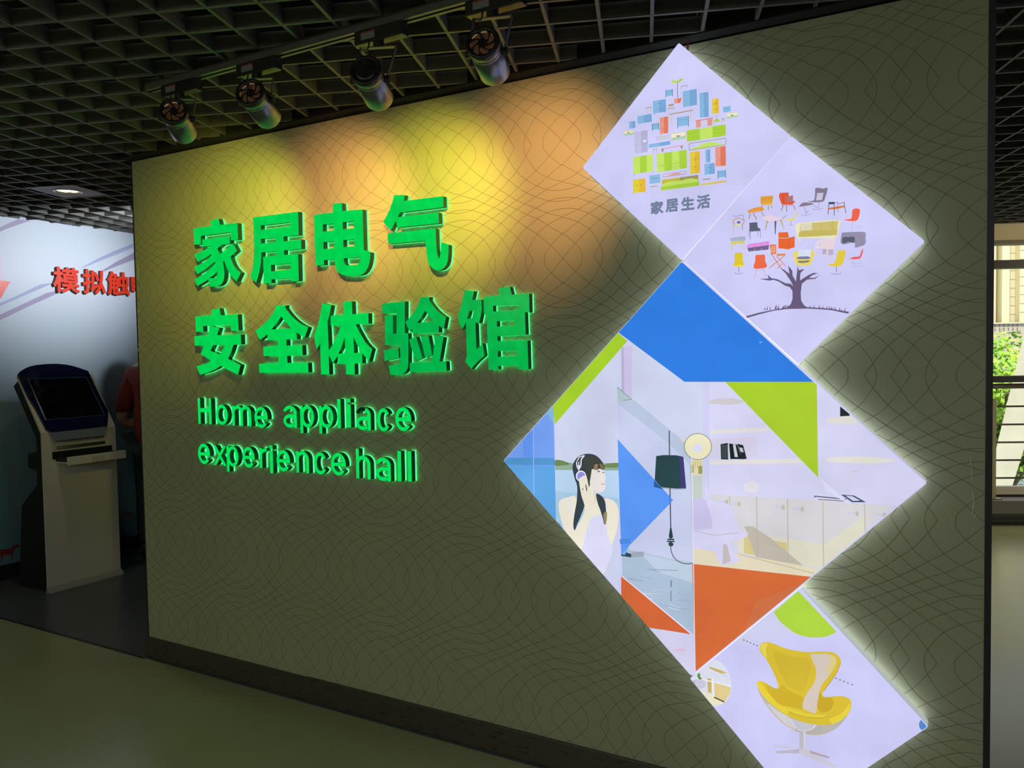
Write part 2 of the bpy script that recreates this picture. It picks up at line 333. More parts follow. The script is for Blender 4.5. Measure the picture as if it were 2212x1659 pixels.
HANZI = [
 ('家', (405, 465), 10.369, [[[(135,300),(540,235),(512,125),(695,75),(732,215),(1120,170),(1135,545),(975,560),(962,375),(300,462),(305,650),(155,662)]],
   [[(325,545),(950,468),(955,635),(780,655),(668,750),(735,875),(1025,632),(1110,795),(965,930),(985,1000),(1015,1080),(1060,1160),(1120,1230),(1195,1290),(1105,1480),(1045,1430),(985,1360),(930,1280),(880,1180),(850,1100),(828,1025),(795,1040),(815,1150),(828,1280),(822,1400),(805,1470),(775,1525),(740,1560),(700,1580),(660,1590),(508,1600),(468,1438),(220,1590),(155,1435),(280,1368),(400,1290),(520,1185),(628,1080),(612,1035),(500,1130),(380,1220),(215,1318),(150,1160),(300,1090),(440,1000),(545,890),(530,865),(400,955),(222,1045),(155,880),(300,820),(430,755),(525,688),(335,700)],
    [(486,1415),(640,1400),(672,1350),(665,1262),(585,1345)]]]),
 ('居', (530, 450), 10.369, [[[(175,205),(1185,75),(1195,600),(855,632),(862,740),(1250,700),(1255,905),(865,945),(870,1045),(1185,1020),(1198,1625),(1040,1645),(1015,1560),(585,1592),(590,1672),(416,1690),(398,1090),(690,1058),(682,960),(362,990),(360,1100),(350,1210),(328,1350),(295,1500),(245,1672),(110,1530),(145,1430),(170,1330),(186,1180),(194,1000),(190,600)],
    [(345,385),(1005,305),(1015,400),(348,485)], [(350,685),(680,655),(685,755),(355,790)], [(572,1270),(1005,1235),(1015,1365),(580,1415)]]]),
 ('电', (665, 430), 10.369, [[[(135,355),(568,300),(568,110),(765,88),(775,270),(1228,230),(1255,1140),(1405,1195),(1398,1320),(1380,1430),(1350,1530),(1300,1620),(1235,1680),(1160,1708),(1060,1716),(930,1714),(831,1708),(760,1690),(700,1655),(650,1600),(618,1520),(605,1440),(600,1350),(360,1370),(365,1475),(175,1490)],
    [(335,572),(570,548),(582,705),(340,730)], [(780,520),(1025,495),(1038,655),(788,682)], [(350,968),(585,945),(597,1100),(355,1122)], [(795,920),(1038,903),(1050,1055),(800,1080)],
    [(808,1328),(1178,1300),(1172,1370),(1155,1425),(1120,1462),(1060,1478),(890,1490),(845,1475),(820,1430),(810,1380)]]]),
 ('气', (820, 415), 9.7588, [[[(310,60),(530,62),(510,185),(1340,85),(1348,315),(430,430),(385,525),(1245,430),(1255,655),(370,745),(345,605),(295,700),(235,812),(75,625),(130,540),(180,440),(215,360),(250,270),(285,160)]],
    [[(168,870),(1185,765),(1190,950),(1195,1100),(1202,1210),(1215,1300),(1235,1370),(1255,1400),(1275,1360),(1285,1290),(1300,1060),(1455,1110),(1452,1300),(1440,1430),(1415,1520),(1370,1590),(1310,1632),(1240,1648),(1170,1640),(1110,1600),(1055,1540),(1020,1450),(1000,1350),(985,1230),(975,1130),(965,1025),(182,1090)]]]),
 ('安', (410, 655), 10.369, [[[(125,300),(505,268),(485,150),(665,110),(700,270),(1078,250),(1095,612),(925,620),(915,480),(300,512),(305,640),(140,642)]],
    [[(480,508),(660,555),(612,715),(1145,700),(1150,920),(975,935),(955,1010),(925,1100),(890,1180),(860,1245),(1140,1385),(1080,1605),(780,1450),(700,1400),(580,1478),(420,1550),(230,1605),(150,1410),(260,1388),(360,1352),(470,1300),(445,1265),(245,1140),(320,950),(115,950),(105,738),(415,718),(430,620)],
    [(525,938),(785,935),(740,1040),(665,1150),(468,1062)]]]),
 ('全', (545, 650), 10.369, [[[(545,100),(750,100),(740,150),(790,225),(850,300),(910,367),(980,430),(1050,485),(1120,530),(1185,562),(1255,590),(1175,815),(1080,765),(995,705),(1000,860),(765,865),(770,1000),(1118,990),(1130,1215),(780,1230),(790,1390),(1250,1385),(1260,1600),(160,1610),(150,1410),(590,1385),(585,1240),(255,1235),(245,1025),(575,1000),(570,880),(350,880),(340,745),(260,815),(175,880),(70,670),(160,605),(240,540),(310,472),(380,395),(430,325),(475,255),(510,180)],
    [(650,345),(720,440),(800,535),(885,622),(430,640),(500,560),(570,468)]]]),
 ('体', (670, 645), 10.369, [[[(275,98),(475,150),(435,370),(390,515),(398,700),(405,850),(415,1160),(455,1110),(490,1060),(560,920),(640,740),(695,600),(465,605),(457,385),(755,358),(745,70),(935,60),(948,350),(1305,325),(1308,560),(1025,580),(1075,690),(1130,790),(1190,895),(1250,990),(1320,1065),(1390,1130),(1320,1410),(1250,1320),(1165,1225),(1168,1450),(995,1455),(1000,1700),(805,1700),(800,1470),(620,1460),(615,1280),(510,1450),(418,1260),(430,1700),(245,1700),(225,1000),(150,1140),(115,1000),(90,820),(130,720),(170,600),(205,470),(240,300)],
    [(775,870),(790,1220),(632,1235),(675,1150),(715,1050),(750,950)], [(970,860),(1015,960),(1070,1060),(1150,1208),(985,1220)]]]),
 ('验', (820, 635), 9.7588, [[[(52,208),(535,155),(533,825),(597,825),(607,960),(605,1480),(597,1560),(570,1615),(530,1665),(490,1690),(440,1700),(228,1706),(190,1510),(360,1495),(415,1480),(440,1420),(430,1080),(120,1080),(112,460),(283,447),(285,842),(358,835),(358,400),(60,420)]],
    [[(92,1190),(400,1145),(410,1350),(110,1415)]],
    [[(870,65),(1058,65),(1045,125),(1085,190),(1130,250),(1190,325),(1260,390),(1330,445),(1400,490),(1355,730),(1250,670),(1250,810),(710,840),(695,740),(630,785),(540,590),(610,525),(680,450),(735,375),(780,300),(835,170)], [(960,355),(1050,470),(1145,580),(795,612),(880,490)]],
    [[(620,965),(770,905),(905,1345),(755,1415)]], [[(862,910),(1030,875),(1110,1290),(960,1335)]],
    [[(1190,870),(1350,915),(1265,1420),(1405,1420),(1415,1615),(642,1645),(635,1455),(1090,1430),(1125,1270),(1155,1070)]]]),
 ('馆', (980, 610), 8.7316, [[[(205,140),(385,165),(352,330),(525,325),(532,500),(510,640),(480,770),(412,758),(430,1265),(490,1210),(545,1150),(580,1385),(510,1445),(450,1500),(390,1565),(335,1635),(215,1490),(250,1400),(240,1100),(235,750),(165,880),(110,780),(78,650),(120,520),(165,350)], [(297,538),(380,530),(350,675),(257,685)]],
    [[(565,275),(870,240),(842,112),(1060,80),(1098,230),(1425,212),(1432,565),(1345,562),(1360,985),(825,1015),(830,1105),(1395,1095),(1410,1635),(1225,1640),(1215,1570),(840,1575),(845,1640),(660,1650),(640,1100),(625,612),(575,605)],
     [(742,440),(1225,420),(1232,520),(745,552)], [(815,730),(1155,718),(1160,815),(820,835)], [(832,1295),(1205,1290),(1208,1388),(835,1405)]]]),
]
ORD = ['first', 'second', 'third', 'fourth', 'fifth']
for i, (ch, o, k, comps) in enumerate(HANZI):
    row, nth = ('top', i) if i < 4 else ('second', i-4)
    lab = f'large glowing green Chinese character {ch}, {ORD[nth]} in the {row} row on the partition'
    if ch == '馆': lab = 'large glowing green Chinese character 馆, last in the second row, nearest the picture panels'
    letter([px_piece(o, k, c) for c in comps], lab, G_face2 if ch in '验馆' else G_face, 'large green characters on the partition')

from mathutils.geometry import delaunay_2d_cdt
def union2d(polys):
    V = []; F = []
    for p in polys:
        if abs(sum(p[i-1][0]*p[i][1]-p[i][0]*p[i-1][1] for i in range(len(p)))) < 1e-10: continue
        if sum(p[i-1][0]*p[i][1]-p[i][0]*p[i-1][1] for i in range(len(p))) < 0: p = p[::-1]
        k = len(V); V += [Vector((q[0], q[1])) for q in p]; F.append(list(range(k, k+len(p))))
    r = delaunay_2d_cdt(V, [], F, 0, 1e-6, True)
    vs, fs, of = r[0], r[2], r[5]
    keep = [tuple(f) for f, o in zip(fs, of) if len(o)]
    used = sorted({i for f in keep for i in f}); mp = {a_: b_ for b_, a_ in enumerate(used)}
    return [(vs[i].x, vs[i].y) for i in used], [tuple(mp[i] for i in f) for f in keep]
# glyph outlines from the built-in font
_gc = {}
def glyph(ch, offset=0.0):
    if (ch, offset) in _gc: return _gc[(ch, offset)]
    cu = bpy.data.curves.new('glyph', 'FONT'); cu.body = ch; cu.size = 1; cu.resolution_u = 5; cu.offset = offset
    ob = bpy.data.objects.new('glyph', cu); COL.objects.link(ob)
    dg = bpy.context.evaluated_depsgraph_get(); me = bpy.data.meshes.new_from_object(ob.evaluated_get(dg))
    bm = bmesh.new(); bm.from_mesh(me); bmesh.ops.remove_doubles(bm, verts=bm.verts, dist=1e-5)
    bm.verts.ensure_lookup_table()
    for i, v in enumerate(bm.verts): v.index = i
    V = [(v.co.x, v.co.y) for v in bm.verts]; F = [tuple(v.index for v in f.verts) for f in bm.faces]
    bm.free(); bpy.data.objects.remove(ob); bpy.data.curves.remove(cu); bpy.data.meshes.remove(me)
    x0 = min(p[0] for p in V); x1 = max(p[0] for p in V); y0 = min(p[1] for p in V); y1 = max(p[1] for p in V)
    V = [((p[0]-x0)/(x1-x0), (p[1]-y0)/(y1-y0)) for p in V]
    _gc[(ch, offset)] = (V, F); return V, F
_eb = {}
def bold(ch, w):
    if (ch, w) in _eb: return _eb[(ch, w)]
    V, F = glyph(ch); polys = [[V[i] for i in f] for f in F]
    bd = boundary(F)
    for a_, b_ in bd:
        p, q = Vector(V[a_]), Vector(V[b_]); L = (q-p).length
        if L < 1e-6: continue
        t = (q-p)/L; n = Vector((-t.y, t.x))*w; t = t*w*.7
        polys.append([tuple(p-t+n*.5), tuple(p-n*.5-t), tuple(q+t-n*.5), tuple(q+t+n*.5)])
        polys.append([tuple(p+n), tuple(p-n), tuple(q-n), tuple(q+n)])
    V, F = union2d(polys)
    x0 = min(p[0] for p in V); x1 = max(p[0] for p in V); y0 = min(p[1] for p in V); y1 = max(p[1] for p in V)
    _eb[(ch, w)] = ([((p[0]-x0)/(x1-x0), (p[1]-y0)/(y1-y0)) for p in V], F); return _eb[(ch, w)]
def fit(ch, a0, a1, z0, z1, offset=0.0):
    V, F = bold(ch, offset); return [(a0+(a1-a0)*x, z0+(z1-z0)*y) for x, y in V], F
E1, E2, E3, E4 = ((415, 845), 8.296), ((600, 845), 11.06), ((740, 845), 7.9), ((560, 945), 10.0545)
def latin(ch, W, Hh, t):
    tz = t*.92; P = []
    rc = lambda x0, x1, z0, z1: P.append([(x0, z0), (x1, z0), (x1, z1), (x0, z1)])
    def ann(cx, cz, rx, rz, a0, a1, n=26):
        o = [(cx+rx*math.cos(math.radians(a0+(a1-a0)*i/n)), cz+rz*math.sin(math.radians(a0+(a1-a0)*i/n))) for i in range(n+1)]
        q = [(cx+(rx-t)*math.cos(math.radians(a1-(a1-a0)*i/n)), cz+(rz-tz)*math.sin(math.radians(a1-(a1-a0)*i/n))) for i in range(n+1)]
        for i in range(n): P.append([o[i], o[i+1], q[n-1-i], q[n-i]])
    if ch == 'l': rc(0, W, 0, Hh)
    elif ch == 'i': rc(0, W, 0, .80*Hh); rc(0, W, .86*Hh, Hh)
    elif ch == 'H': rc(0, t, 0, Hh); rc(W-t, W, 0, Hh); rc(t*.5, W-t*.5, .46*Hh, .46*Hh+tz*1.3)
    elif ch == 'o': ann(W/2, Hh/2, W/2, Hh/2, 0, 360)
    elif ch == 'c': ann(W/2, Hh/2, W/2, Hh/2, 32, 326)
    elif ch == 'e': ann(W/2, Hh/2, W/2, Hh/2, 0, 322); rc(t*.6, W-t*.02, .5*Hh-tz*.55, .5*Hh+tz*.45)
    elif ch == 'a': ann(W*.5, Hh-.32*Hh, W*.5, .32*Hh, 0, 168); rc(W-t, W, 0, .68*Hh); ann(W*.48, .30*Hh, W*.48, .30*Hh, 90, 318); rc(W*.47, W-t*.5, .60*Hh-tz, .60*Hh)
    elif ch == 'p': ann(t*.25+(W-t*.25)/2, .605*Hh, (W-t*.25)/2, .395*Hh, 0, 360); rc(0, t, 0, .985*Hh)
    elif ch == 'n': rc(0, t, 0, .985*Hh); ann(W/2, .64*Hh, W/2, .36*Hh, 0, 172); rc(W-t, W, 0, .645*Hh)
    elif ch == 'h': rc(0, t, 0, Hh); ann(W/2, .50*Hh, W/2, .28*Hh, 0, 172); rc(W-t, W, 0, .505*Hh)
    elif ch == 'm':
        w2 = (W+t)/2; rc(0, t, 0, .985*Hh); ann(w2/2, .66*Hh, w2/2, .34*Hh, 0, 172); rc(w2-t, w2, 0, .665*Hh); ann(W-w2/2, .66*Hh, w2/2, .34*Hh, 0, 172); rc(W-t, W, 0, .665*Hh)
    elif ch == 'r': rc(0, t, 0, .985*Hh); ann(W, .62*Hh, W, .38*Hh, 90, 176)
    elif ch == 'x':
        tx = t*1.15; P.append([(0, Hh), (tx, Hh), (W, 0), (W-tx, 0)]); P.append([(W-tx, Hh), (W, Hh), (tx, 0), (0, 0)])
    return union2d(P)
LATIN = [('H', E1, 108, 345, 126, 590, 'capital H beginning Home'), ('o', E1, 430, 640, 240, 605, 'o in Home'), ('m', E1, 720, 1060, 262, 625, 'm in Home'), ('e', E1, 1118, 1355, 280, 660, 'e ending Home'),
 ('a', E2, 135, 455, 345, 870, 'a beginning appliace'), ('p', E2, 540, 870, 340, 1010, 'first p in appliace'), ('p', E2, 990, 1330, 345, 1025, 'second p in appliace'), ('l', E2, 1425, 1505, 190, 885, 'l in appliace'),
 ('i', E2, 1655, 1745, 175, 870, 'i in appliace'), ('a', E3, 230, 480, 275, 665, 'second a in appliace, its upper curl partly dark'), ('c', E3, 590, 810, 290, 688, 'c in appliace'), ('e', E3, 900, 1172, 275, 682, 'e ending appliace'),
 ('e', E1, 108, 320, 940, 1305, 'e beginning experience'), ('x', E1, 383, 612, 978, 1330, 'x in experience'), ('p', E1, 622, 832, 983, 1450, 'p in experience'), ('e', E1, 905, 1120, 1000, 1370, 'second e in experience, between p and r'),
 ('r', E1, 1210, 1340, 1015, 1380, 'r in experience'), ('i', E1, 1395, 1450, 975, 1470, 'i in experience'), ('e', E1, 1515, 1755, 1055, 1438, 'third e in experience, between i and n'), ('n', E4, 805, 1078, 300, 772, 'n in experience'),
 ('c', E4, 1190, 1465, 320, 803, 'c in experience'), ('e', E4, 1560, 1880, 335, 828, 'e ending experience'), ('h', E3, 232, 475, 988, 1497, 'h beginning hall'), ('a', E3, 570, 822, 1135, 1532, 'a in hall'),
 ('l', E3, 940, 1002, 1022, 1538, 'first l in hall'), ('l', E3, 1115, 1178, 1025, 1543, 'last l in hall, at the end of the row')]
for ch, (o, k), x0, x1, y0, y1, desc in LATIN:
    xm, ym = (x0+x1)/2, (y0+y1)/2
    u0 = hw(o[0]+x0/k, o[1]+ym/k, DF)[0]; u1 = hw(o[0]+x1/k, o[1]+ym/k, DF)[0]
    z1 = hw(o[0]+xm/k, o[1]+y0/k, DF)[1]; z0 = hw(o[0]+xm/k, o[1]+y1/k, DF)[1]
    V, F = latin(ch, u1-u0, z1-z0, min(.0155, (u1-u0)*.999 if ch in 'li' else .0155)); V = [(u0+x, z0+z) for x, z in V]
    rt_ = letter([(V, F)], 'small glowing green letter '+desc, G_face3, 'small green Latin letters on the partition')
    if 'partly dark' in desc:                          # its upper curl is unlit
        fo = [c_ for c_ in bpy.data.objects if c_.parent == rt_ and c_.name.startswith('letter_face')][0]; fo.data.materials.append(M_side)
        xs = [(v.co.dot(W_), v.co.z) for v in fo.data.vertices]; a0, a1 = min(p[0] for p in xs), max(p[0] for p in xs); b0, b1 = min(p[1] for p in xs), max(p[1] for p in xs)
        for pf in fo.data.polygons:
            if (pf.center.dot(W_)-a0)/(a1-a0) < .66 and (pf.center.z-b0)/(b1-b0) > .64: pf.material_index = 1

# ---------------------------------------------------------------- light boxes with pictures
DB = .060
M_boxside = mat('lightbox_side_acrylic', (.62, .62, .64), .35, emis=lin((190, 200, 205)), estr=.66)
M_rim = mat('lightbox_back_rim', (.8, .8, .8), .5, emis=lin((228, 233, 236)), estr=2.7)
G_panel = glow_mat('lightbox_face_white', lin((209, 208, 251)), .90, 1.05, 6, gloss=0)
def print_mat():
    return glow_mat('backlit_print', (1, 1, 1), .92, 1.06, 6, attr='ink', gloss=0)
G_print = print_mat()
def cross(o, a, b): return (a[0]-o[0])*(b[1]-o[1])-(a[1]-o[1])*(b[0]-o[0])
def clip_poly(P, Q):
    """P clipped to the convex, clockwise-or-not quad Q"""
    s = sum(cross((0, 0), Q[i], Q[(i+1) % len(Q)]) for i in range(len(Q)))
    if s < 0: Q = Q[::-1]
    out = list(P)
    for i in range(len(Q)):
        a, b = Q[i], Q[(i+1) % len(Q)]; inp = out; out = []
        for j in range(len(inp)):
            c, d = inp[j-1], inp[j]; fc, fd = cross(a, b, c), cross(a, b, d)
            if (fc >= 0) != (fd >= 0):
                t = fc/(fc-fd); out.append((c[0]+(d[0]-c[0])*t, c[1]+(d[1]-c[1])*t))
            if fd >= 0: out.append(d)
        if len(out) < 3: return []
    return out
class Art:
    """a flat print: coloured areas traced from the photograph, laid out on the panel's own plane"""
    def __init__(s, clip, d): s.clip = clip; s.d = d; s.n = 0; s.V = []; s.F = []; s.C = []; s.o = (0, 0); s.k = 1
    def frame(s, o, k): s.o = o; s.k = k; return s
    def put(s, poly, tris, col):
        s.n += 1; dd = s.d+.00004*s.n; k = len(s.V); s.V += [WP(p[0], dd, p[1]) for p in poly]
        s.F += [tuple(i+k for i in t) for t in tris]; s.C += [lin(col)]*len(tris)
    def p(s, col, *pts):
        P = [hw(s.o[0]+x/s.k, s.o[1]+y/s.k, s.d) for x, y in pts]; P = clip_poly(P, s.clip)
        if len(P) >= 3:
            t = tessellate_polygon([[Vector((a[0], a[1], 0)) for a in P]])
            if t: s.put(P, t, col)
        return s
    def sm(s, col, *pts):
        L = list(pts); c = catmull(L[-2:]+L+L[:2], 4); return s.p(col, *c[8:-4])
    def ln(s, col, w, *pts):
        for a, b in zip(pts, pts[1:]):
            L = math.hypot(b[0]-a[0], b[1]-a[1]) or 1; nx, ny = -(b[1]-a[1])/L*w/2, (b[0]-a[0])/L*w/2
            s.p(col, (a[0]+nx, a[1]+ny), (b[0]+nx, b[1]+ny), (b[0]-nx, b[1]-ny), (a[0]-nx, a[1]-ny))
        return s
    def el(s, col, cx, cy, rx, ry, n=28, a0=0, a1=360):
        return s.p(col, *[(cx+rx*math.cos(math.radians(a0+(a1-a0)*i/n)), cy+ry*math.sin(math.radians(a0+(a1-a0)*i/n))) for i in range(n if a1-a0 == 360 else n+1)])
    def text(s, col, ch, x0, x1, y0, y1, off):
        xm, ym = (x0+x1)/2, (y0+y1)/2; h = lambda x, y: hw(s.o[0]+x/s.k, s.o[1]+y/s.k, s.d)
        V, F = fit(ch, h(x0, ym)[0], h(x1, ym)[0], h(xm, y1)[1], h(xm, y0)[1], off); s.put(V, F, col)
    def build(s, parent):
        # no recalculation of normals here: keep face order and colour order together
        org = Vector((0, 0, 0)); q = parent
        while q is not None: org += q.location; q = q.parent
        me = bpy.data.meshes.new('printed_picture'); me.from_pydata([tuple(v-org) for v in s.V], [], s.F); me.materials.append(G_print)
        a = me.color_attributes.new('ink', 'FLOAT_COLOR', 'CORNER')
        for f in me.polygons:
            for li in f.loop_indices: a.data[li].color = (*s.C[f.index], 1)
        o = bpy.data.objects.new('printed_picture', me); COL.objects.link(o); o.parent = parent; return o
def lightbox(Q, label):
    """Q: four (u, z) corners"""
    c = (sum(q[0] for q in Q)/4, sum(q[1] for q in Q)/4)
    sh = lambda f: [(c[0]+(q[0]-c[0])*f, c[1]+(q[1]-c[1])*f) for q in Q]
    root = thing('picture_light_box', label, 'light box', WP(c[0], 0, min(q[1] for q in Q)), 'diamond light boxes on the partition')
    q1 = sh(.9996)
    def rounded(q, r=.006, n=4):
        out = []
        for i in range(4):
            p, a, b = Vector(q[i]), Vector(q[i-1]), Vector(q[(i+1) % 4])
            s_, e_ = p+(a-p).normalized()*r, p+(b-p).normalized()*r
            for j in range(n+1):
                t = j/n; out.append(tuple((1-t)**2*s_+2*t*(1-t)*p+t*t*e_))
        return out
    qq = rounded(q1)
    t = tessellate_polygon([[Vector((a[0], a[1], 0)) for a in qq]])
    solid(WP, qq, t, .0215, DB-.002, 'box_side', M_boxside, root)
    hf = abs(Q[2][0]-Q[0][0])/2; qi = rounded(sh(1-.011/hf))
    solid(WP, qi, t, .001, .021, 'back_rim', M_rim, root, cap_back=False)
    solid(WP, qq, t, DB-.0018, DB, 'face_panel', G_panel, root, cap_front=True)
    a = Art(rounded(sh(.992)), DB+.0002); return root, a
hz = lambda *q: [(u, z+H) for u, z in q]
B1, B2, BD, G1, G2, G3, Y1, Y2, O1, O2, TN, CR = (137,186,226), (122,170,216), (98,135,160), (170,210,66), (196,228,104), (186,220,84), (224,206,62), (228,184,58), (226,124,96), (230,156,138), (164,148,112), (236,232,202)
# 1: furniture forming a house
r1, a = lightbox(hz((2.404,.591),(2.731,.9255),(3.0585,.597),(2.734,.267)), 'topmost diamond light box, house shape made of flat coloured furniture with grey Chinese caption')
a.frame((1330, 160), 6.382)
a.sm(G3,(768,92),(800,85),(835,92),(850,108),(820,124),(785,120)).sm(G1,(850,108),(870,80),(900,66),(930,64),(905,95),(880,112)).ln((140,120,140),8,(850,105),(853,335))
a.p(O2,(797,347),(853,338),(853,403),(815,405)).p(O1,(853,338),(910,327),(892,394),(853,403))
a.ln((150,130,160),7,(898,172),(992,153)).ln((175,165,195),5,(906,172),(908,208)).ln((175,165,195),5,(983,155),(984,193))
def night(x0, y0, x1, y1, h, leg):
    a.p(B1,(x0,y0),(x1,y1),(x1,y1+h),(x0,y0+h)); a.ln(BD,9,(x0+4,y0),(x0+6,y0+h+leg)).ln(BD,9,(x1-4,y1),(x1-2,y1+h+leg)); a.ln((110,150,185),4,(x0+8,y0+h*.3),(x1-6,y1+h*.3))
night(688,222,786,207,88,12); night(500,684,597,670,86,14); night(850,598,1008,574,130,24); night(1407,1336,1518,1322,94,16)
def split(x0, y0, x1, y1, h0, h1, c0, c1, knobs=()):
    xm, ym, hm = (x0+x1)/2, (y0+y1)/2, (h0+h1)/2
    a.p(c0,(x0,y0),(xm,ym),(xm+3,ym+hm),(x0+5,y0+h0)).p(c1,(xm,ym),(x1,y1),(x1+4,y1+h1),(xm+3,ym+hm))
    for kx, ky in knobs: a.el((110,100,60) if c0[2] < 120 else (90,120,150),kx,ky,6,6,8)
split(925,240,1118,205,220,220,B1,B2); split(1157,265,1280,245,338,345,B1,B2,((1217,275),(1219,380),(1222,505)))
split(1327,350,1422,335,200,203,Y1,Y2,((1378,400),(1378,418),(1378,486))); a.ln(TN,3,(1330,415),(1422,402)).ln(TN,3,(1330,487),(1422,474))
split(1480,456,1586,437,78,80,B1,B1); a.ln(BD,6,(1505,486),(1562,476))
for x0, y0, x1, y1, h in ((1530,545,1685,522,72), (112,790,247,773,63), (765,825,966,793,97)):
    w = x1-x0; a.p((205,190,120),(x0,y0),(x1,y1),(x1+2,y1+h),(x0+3,y0+h)); a.p(CR,(x0+4,y0+4),(x1-4,y1+4),(x1-4,y1+h*.6),(x0+5,y0+h*.6)); a.p((165,212,182),(x0+5,y0+h*.66),(x1-3,y1+h*.66),(x1-2,y1+h-3),(x0+6,y0+h-4))
    a.ln((205,190,120),3,(x0+w*.33,y0+h*.05-4),(x0+w*.34,y0+h*.58-6)).ln((205,190,120),3,(x0+w*.66,y0-w*.07),(x0+w*.66,y0+h*.5-w*.07)); a.p((140,140,160),(x0+w*.4,y0+h*.35-w*.05),(x0+w*.6,y0+h*.3-w*.05),(x0+w*.6,y0+h*.52-w*.05),(x0+w*.4,y0+h*.58-w*.05))
split(515,377,695,346,170,175,B1,B2,((592,412),(614,409),(594,484),(618,480))); a.ln(BD,10,(538,545),(540,555)).ln(BD,10,(676,518),(678,530))
a.p(TN,(730,426),(805,413),(805,436),(730,450)).ln((215,195,130),5,(730,430),(733,540)).ln((215,195,130),5,(805,416),(806,530)).ln(TN,9,(722,484),(812,468))
a.ln(TN,9,(415,472),(503,458)).ln((205,190,130),7,(433,475),(436,543)).ln((205,190,130),7,(483,465),(487,532))
a.ln((178,162,118),15,(742,560),(1070,501)).ln((215,200,130),10,(772,562),(777,697)).ln((215,200,130),10,(1037,512),(1040,653))
split(303,585,499,551,108,108,B1,B2,((396,590),(396,620))); split(188,661,275,648,96,96,B1,B2)
split(610,606,727,586,228,229,O2,O1,((660,750),)); a.ln((205,110,90),3,(612,765),(668,755)).ln((205,110,90),3,(612,797),(668,787))
a.p((196,194,226),(262,806),(355,790),(358,1090),(268,1103)).p((180,178,214),(355,790),(445,775),(448,1073),(358,1090)).ln((160,160,195),3,(266,990),(448,962)).p((225,228,250),(383,912),(436,905),(436,938),(383,944)).p((90,90,110),(427,912),(434,911),(434,936),(427,937))
a.ln(O1,12,(1105,651),(1343,609)).p(O2,(1110,655),(1178,645),(1178,736),(1113,746)).p(O2,(1268,632),(1337,620),(1338,710),(1270,720)).p((208,208,240),(1182,648),(1262,635),(1264,718),(1184,732))
for yy in (676,708): a.ln((200,110,95),4,(1135,yy+4),(1158,yy)).ln((200,110,95),4,(1292,yy-20),(1315,yy-24))
a.p(G1,(1355,668),(1362,645),(1378,630),(1400,621),(1422,628),(1436,642),(1440,657)).ln((120,120,140),4,(1396,565),(1398,622))
a.ln(TN,12,(1460,628),(1512,618)).ln((215,200,140),4,(1462,628),(1464,695)).ln((215,200,140),4,(1512,612),(1514,690)).ln(TN,5,(1458,655),(1518,646))
a.p(G1,(985,782),(1165,755),(1168,912),(988,937)).p(G2,(1165,755),(1340,727),(1342,883),(1168,912)).p(G1,(1340,727),(1520,697),(1523,853),(1342,883))
for yy in (50,105): a.ln((130,175,45),3,(988,782+yy),(1166,755+yy)).ln((130,175,45),3,(1341,727+yy-4),(1521,697+yy-4))
split(460,974,757,926,50,50,B1,B2)
def frm(x0, y0, x1, y1, h, w, c):
    a.ln(TN,w,(x0,y0),(x1,y1),(x1+1,y1+h),(x0+1,y0+h),(x0,y0)); L = x1-x0; a.sm(c,(x0+L*.05,y0+h-8),(x0+L*.25,y0+h*.55-L*.03),(x0+L*.46,y0+h*.30-L*.08),(x0+L*.68,y0+h*.30-L*.10),(x0+L*.8,y0+h*.55-L*.11),(x0+L*.94,y1+h-8))
frm(1020,964,1524,887,90,8,G2); frm(578,877,742,851,29,4,G2); frm(660,1386,973,1341,42,5,O2)
a.ln(O1,7,(632,1038),(942,989)).p(TN,(640,1040),(668,1036),(668,1073),(641,1077)).p(TN,(905,995),(930,991),(930,1030),(906,1035))
a.ln(TN,6,(515,1046),(586,1036)).ln((180,165,140),6,(530,1046),(532,1102)).ln((180,165,140),6,(571,1040),(573,1096))
a.p(G2,(248,1152),(340,1138),(347,1370),(255,1384)).p(G1,(340,1138),(435,1124),(438,1356),(347,1370)).p(G2,(435,1124),(523,1110),(527,1343),(438,1356)).ln((110,120,90),7,(265,1384),(266,1400)).ln((110,120,90),7,(516,1345),(517,1362))
for i, (x0, y0, x1, y1, c) in enumerate(((575,1107,675,1092,G2),(675,1092,783,1077,G1),(783,1077,883,1062,G2),(883,1062,988,1047,G1))): a.p(c,(x0,y0),(x1,y1),(x1+4,y1+253),(x0+5,y0+253))
a.ln((130,170,50),3,(580,1280),(678,1266)).ln((130,170,50),3,(786,1240),(886,1226)).ln((130,170,50),3,(786,1288),(886,1274))
for q in ((663,1253),(663,1278),(835,1260),(835,1305),(732,1318),(942,1292),(873,1220)): a.el((110,130,60),q[0],q[1],5,5,8)
split(1030,1083,1168,1067,300,298,Y1,Y2,((1102,1160),(1102,1192),(1103,1287))); a.ln(TN,3,(1032,1187),(1170,1166)).ln(TN,3,(1034,1285),(1170,1267))
split(1245,1051,1310,1042,178,178,B1,B2,((1277,1112),(1279,1180))); split(1380,1017,1524,997,266,269,O2,O1,((1440,1186),(1470,1183))); a.ln((200,110,95),3,(1385,1205),(1456,1196)).ln((200,110,95),3,(1386,1245),(1456,1236))
split(1232,1247,1373,1231,148,148,B1,B2,((1300,1292),(1302,1348))); split(475,1405,622,1385,115,116,B1,B1); a.ln(BD,7,(508,1448),(590,1437))
split(248,1463,420,1442,182,184,Y1,Y2,((312,1542),(360,1534))); a.ln((150,150,140),7,(262,1645),(263,1658)).ln((150,150,140),7,(413,1628),(414,1640))
a.ln((190,172,110),13,(487,1561),(592,1548)).ln((165,150,135),13,(1207,1463),(1320,1448))
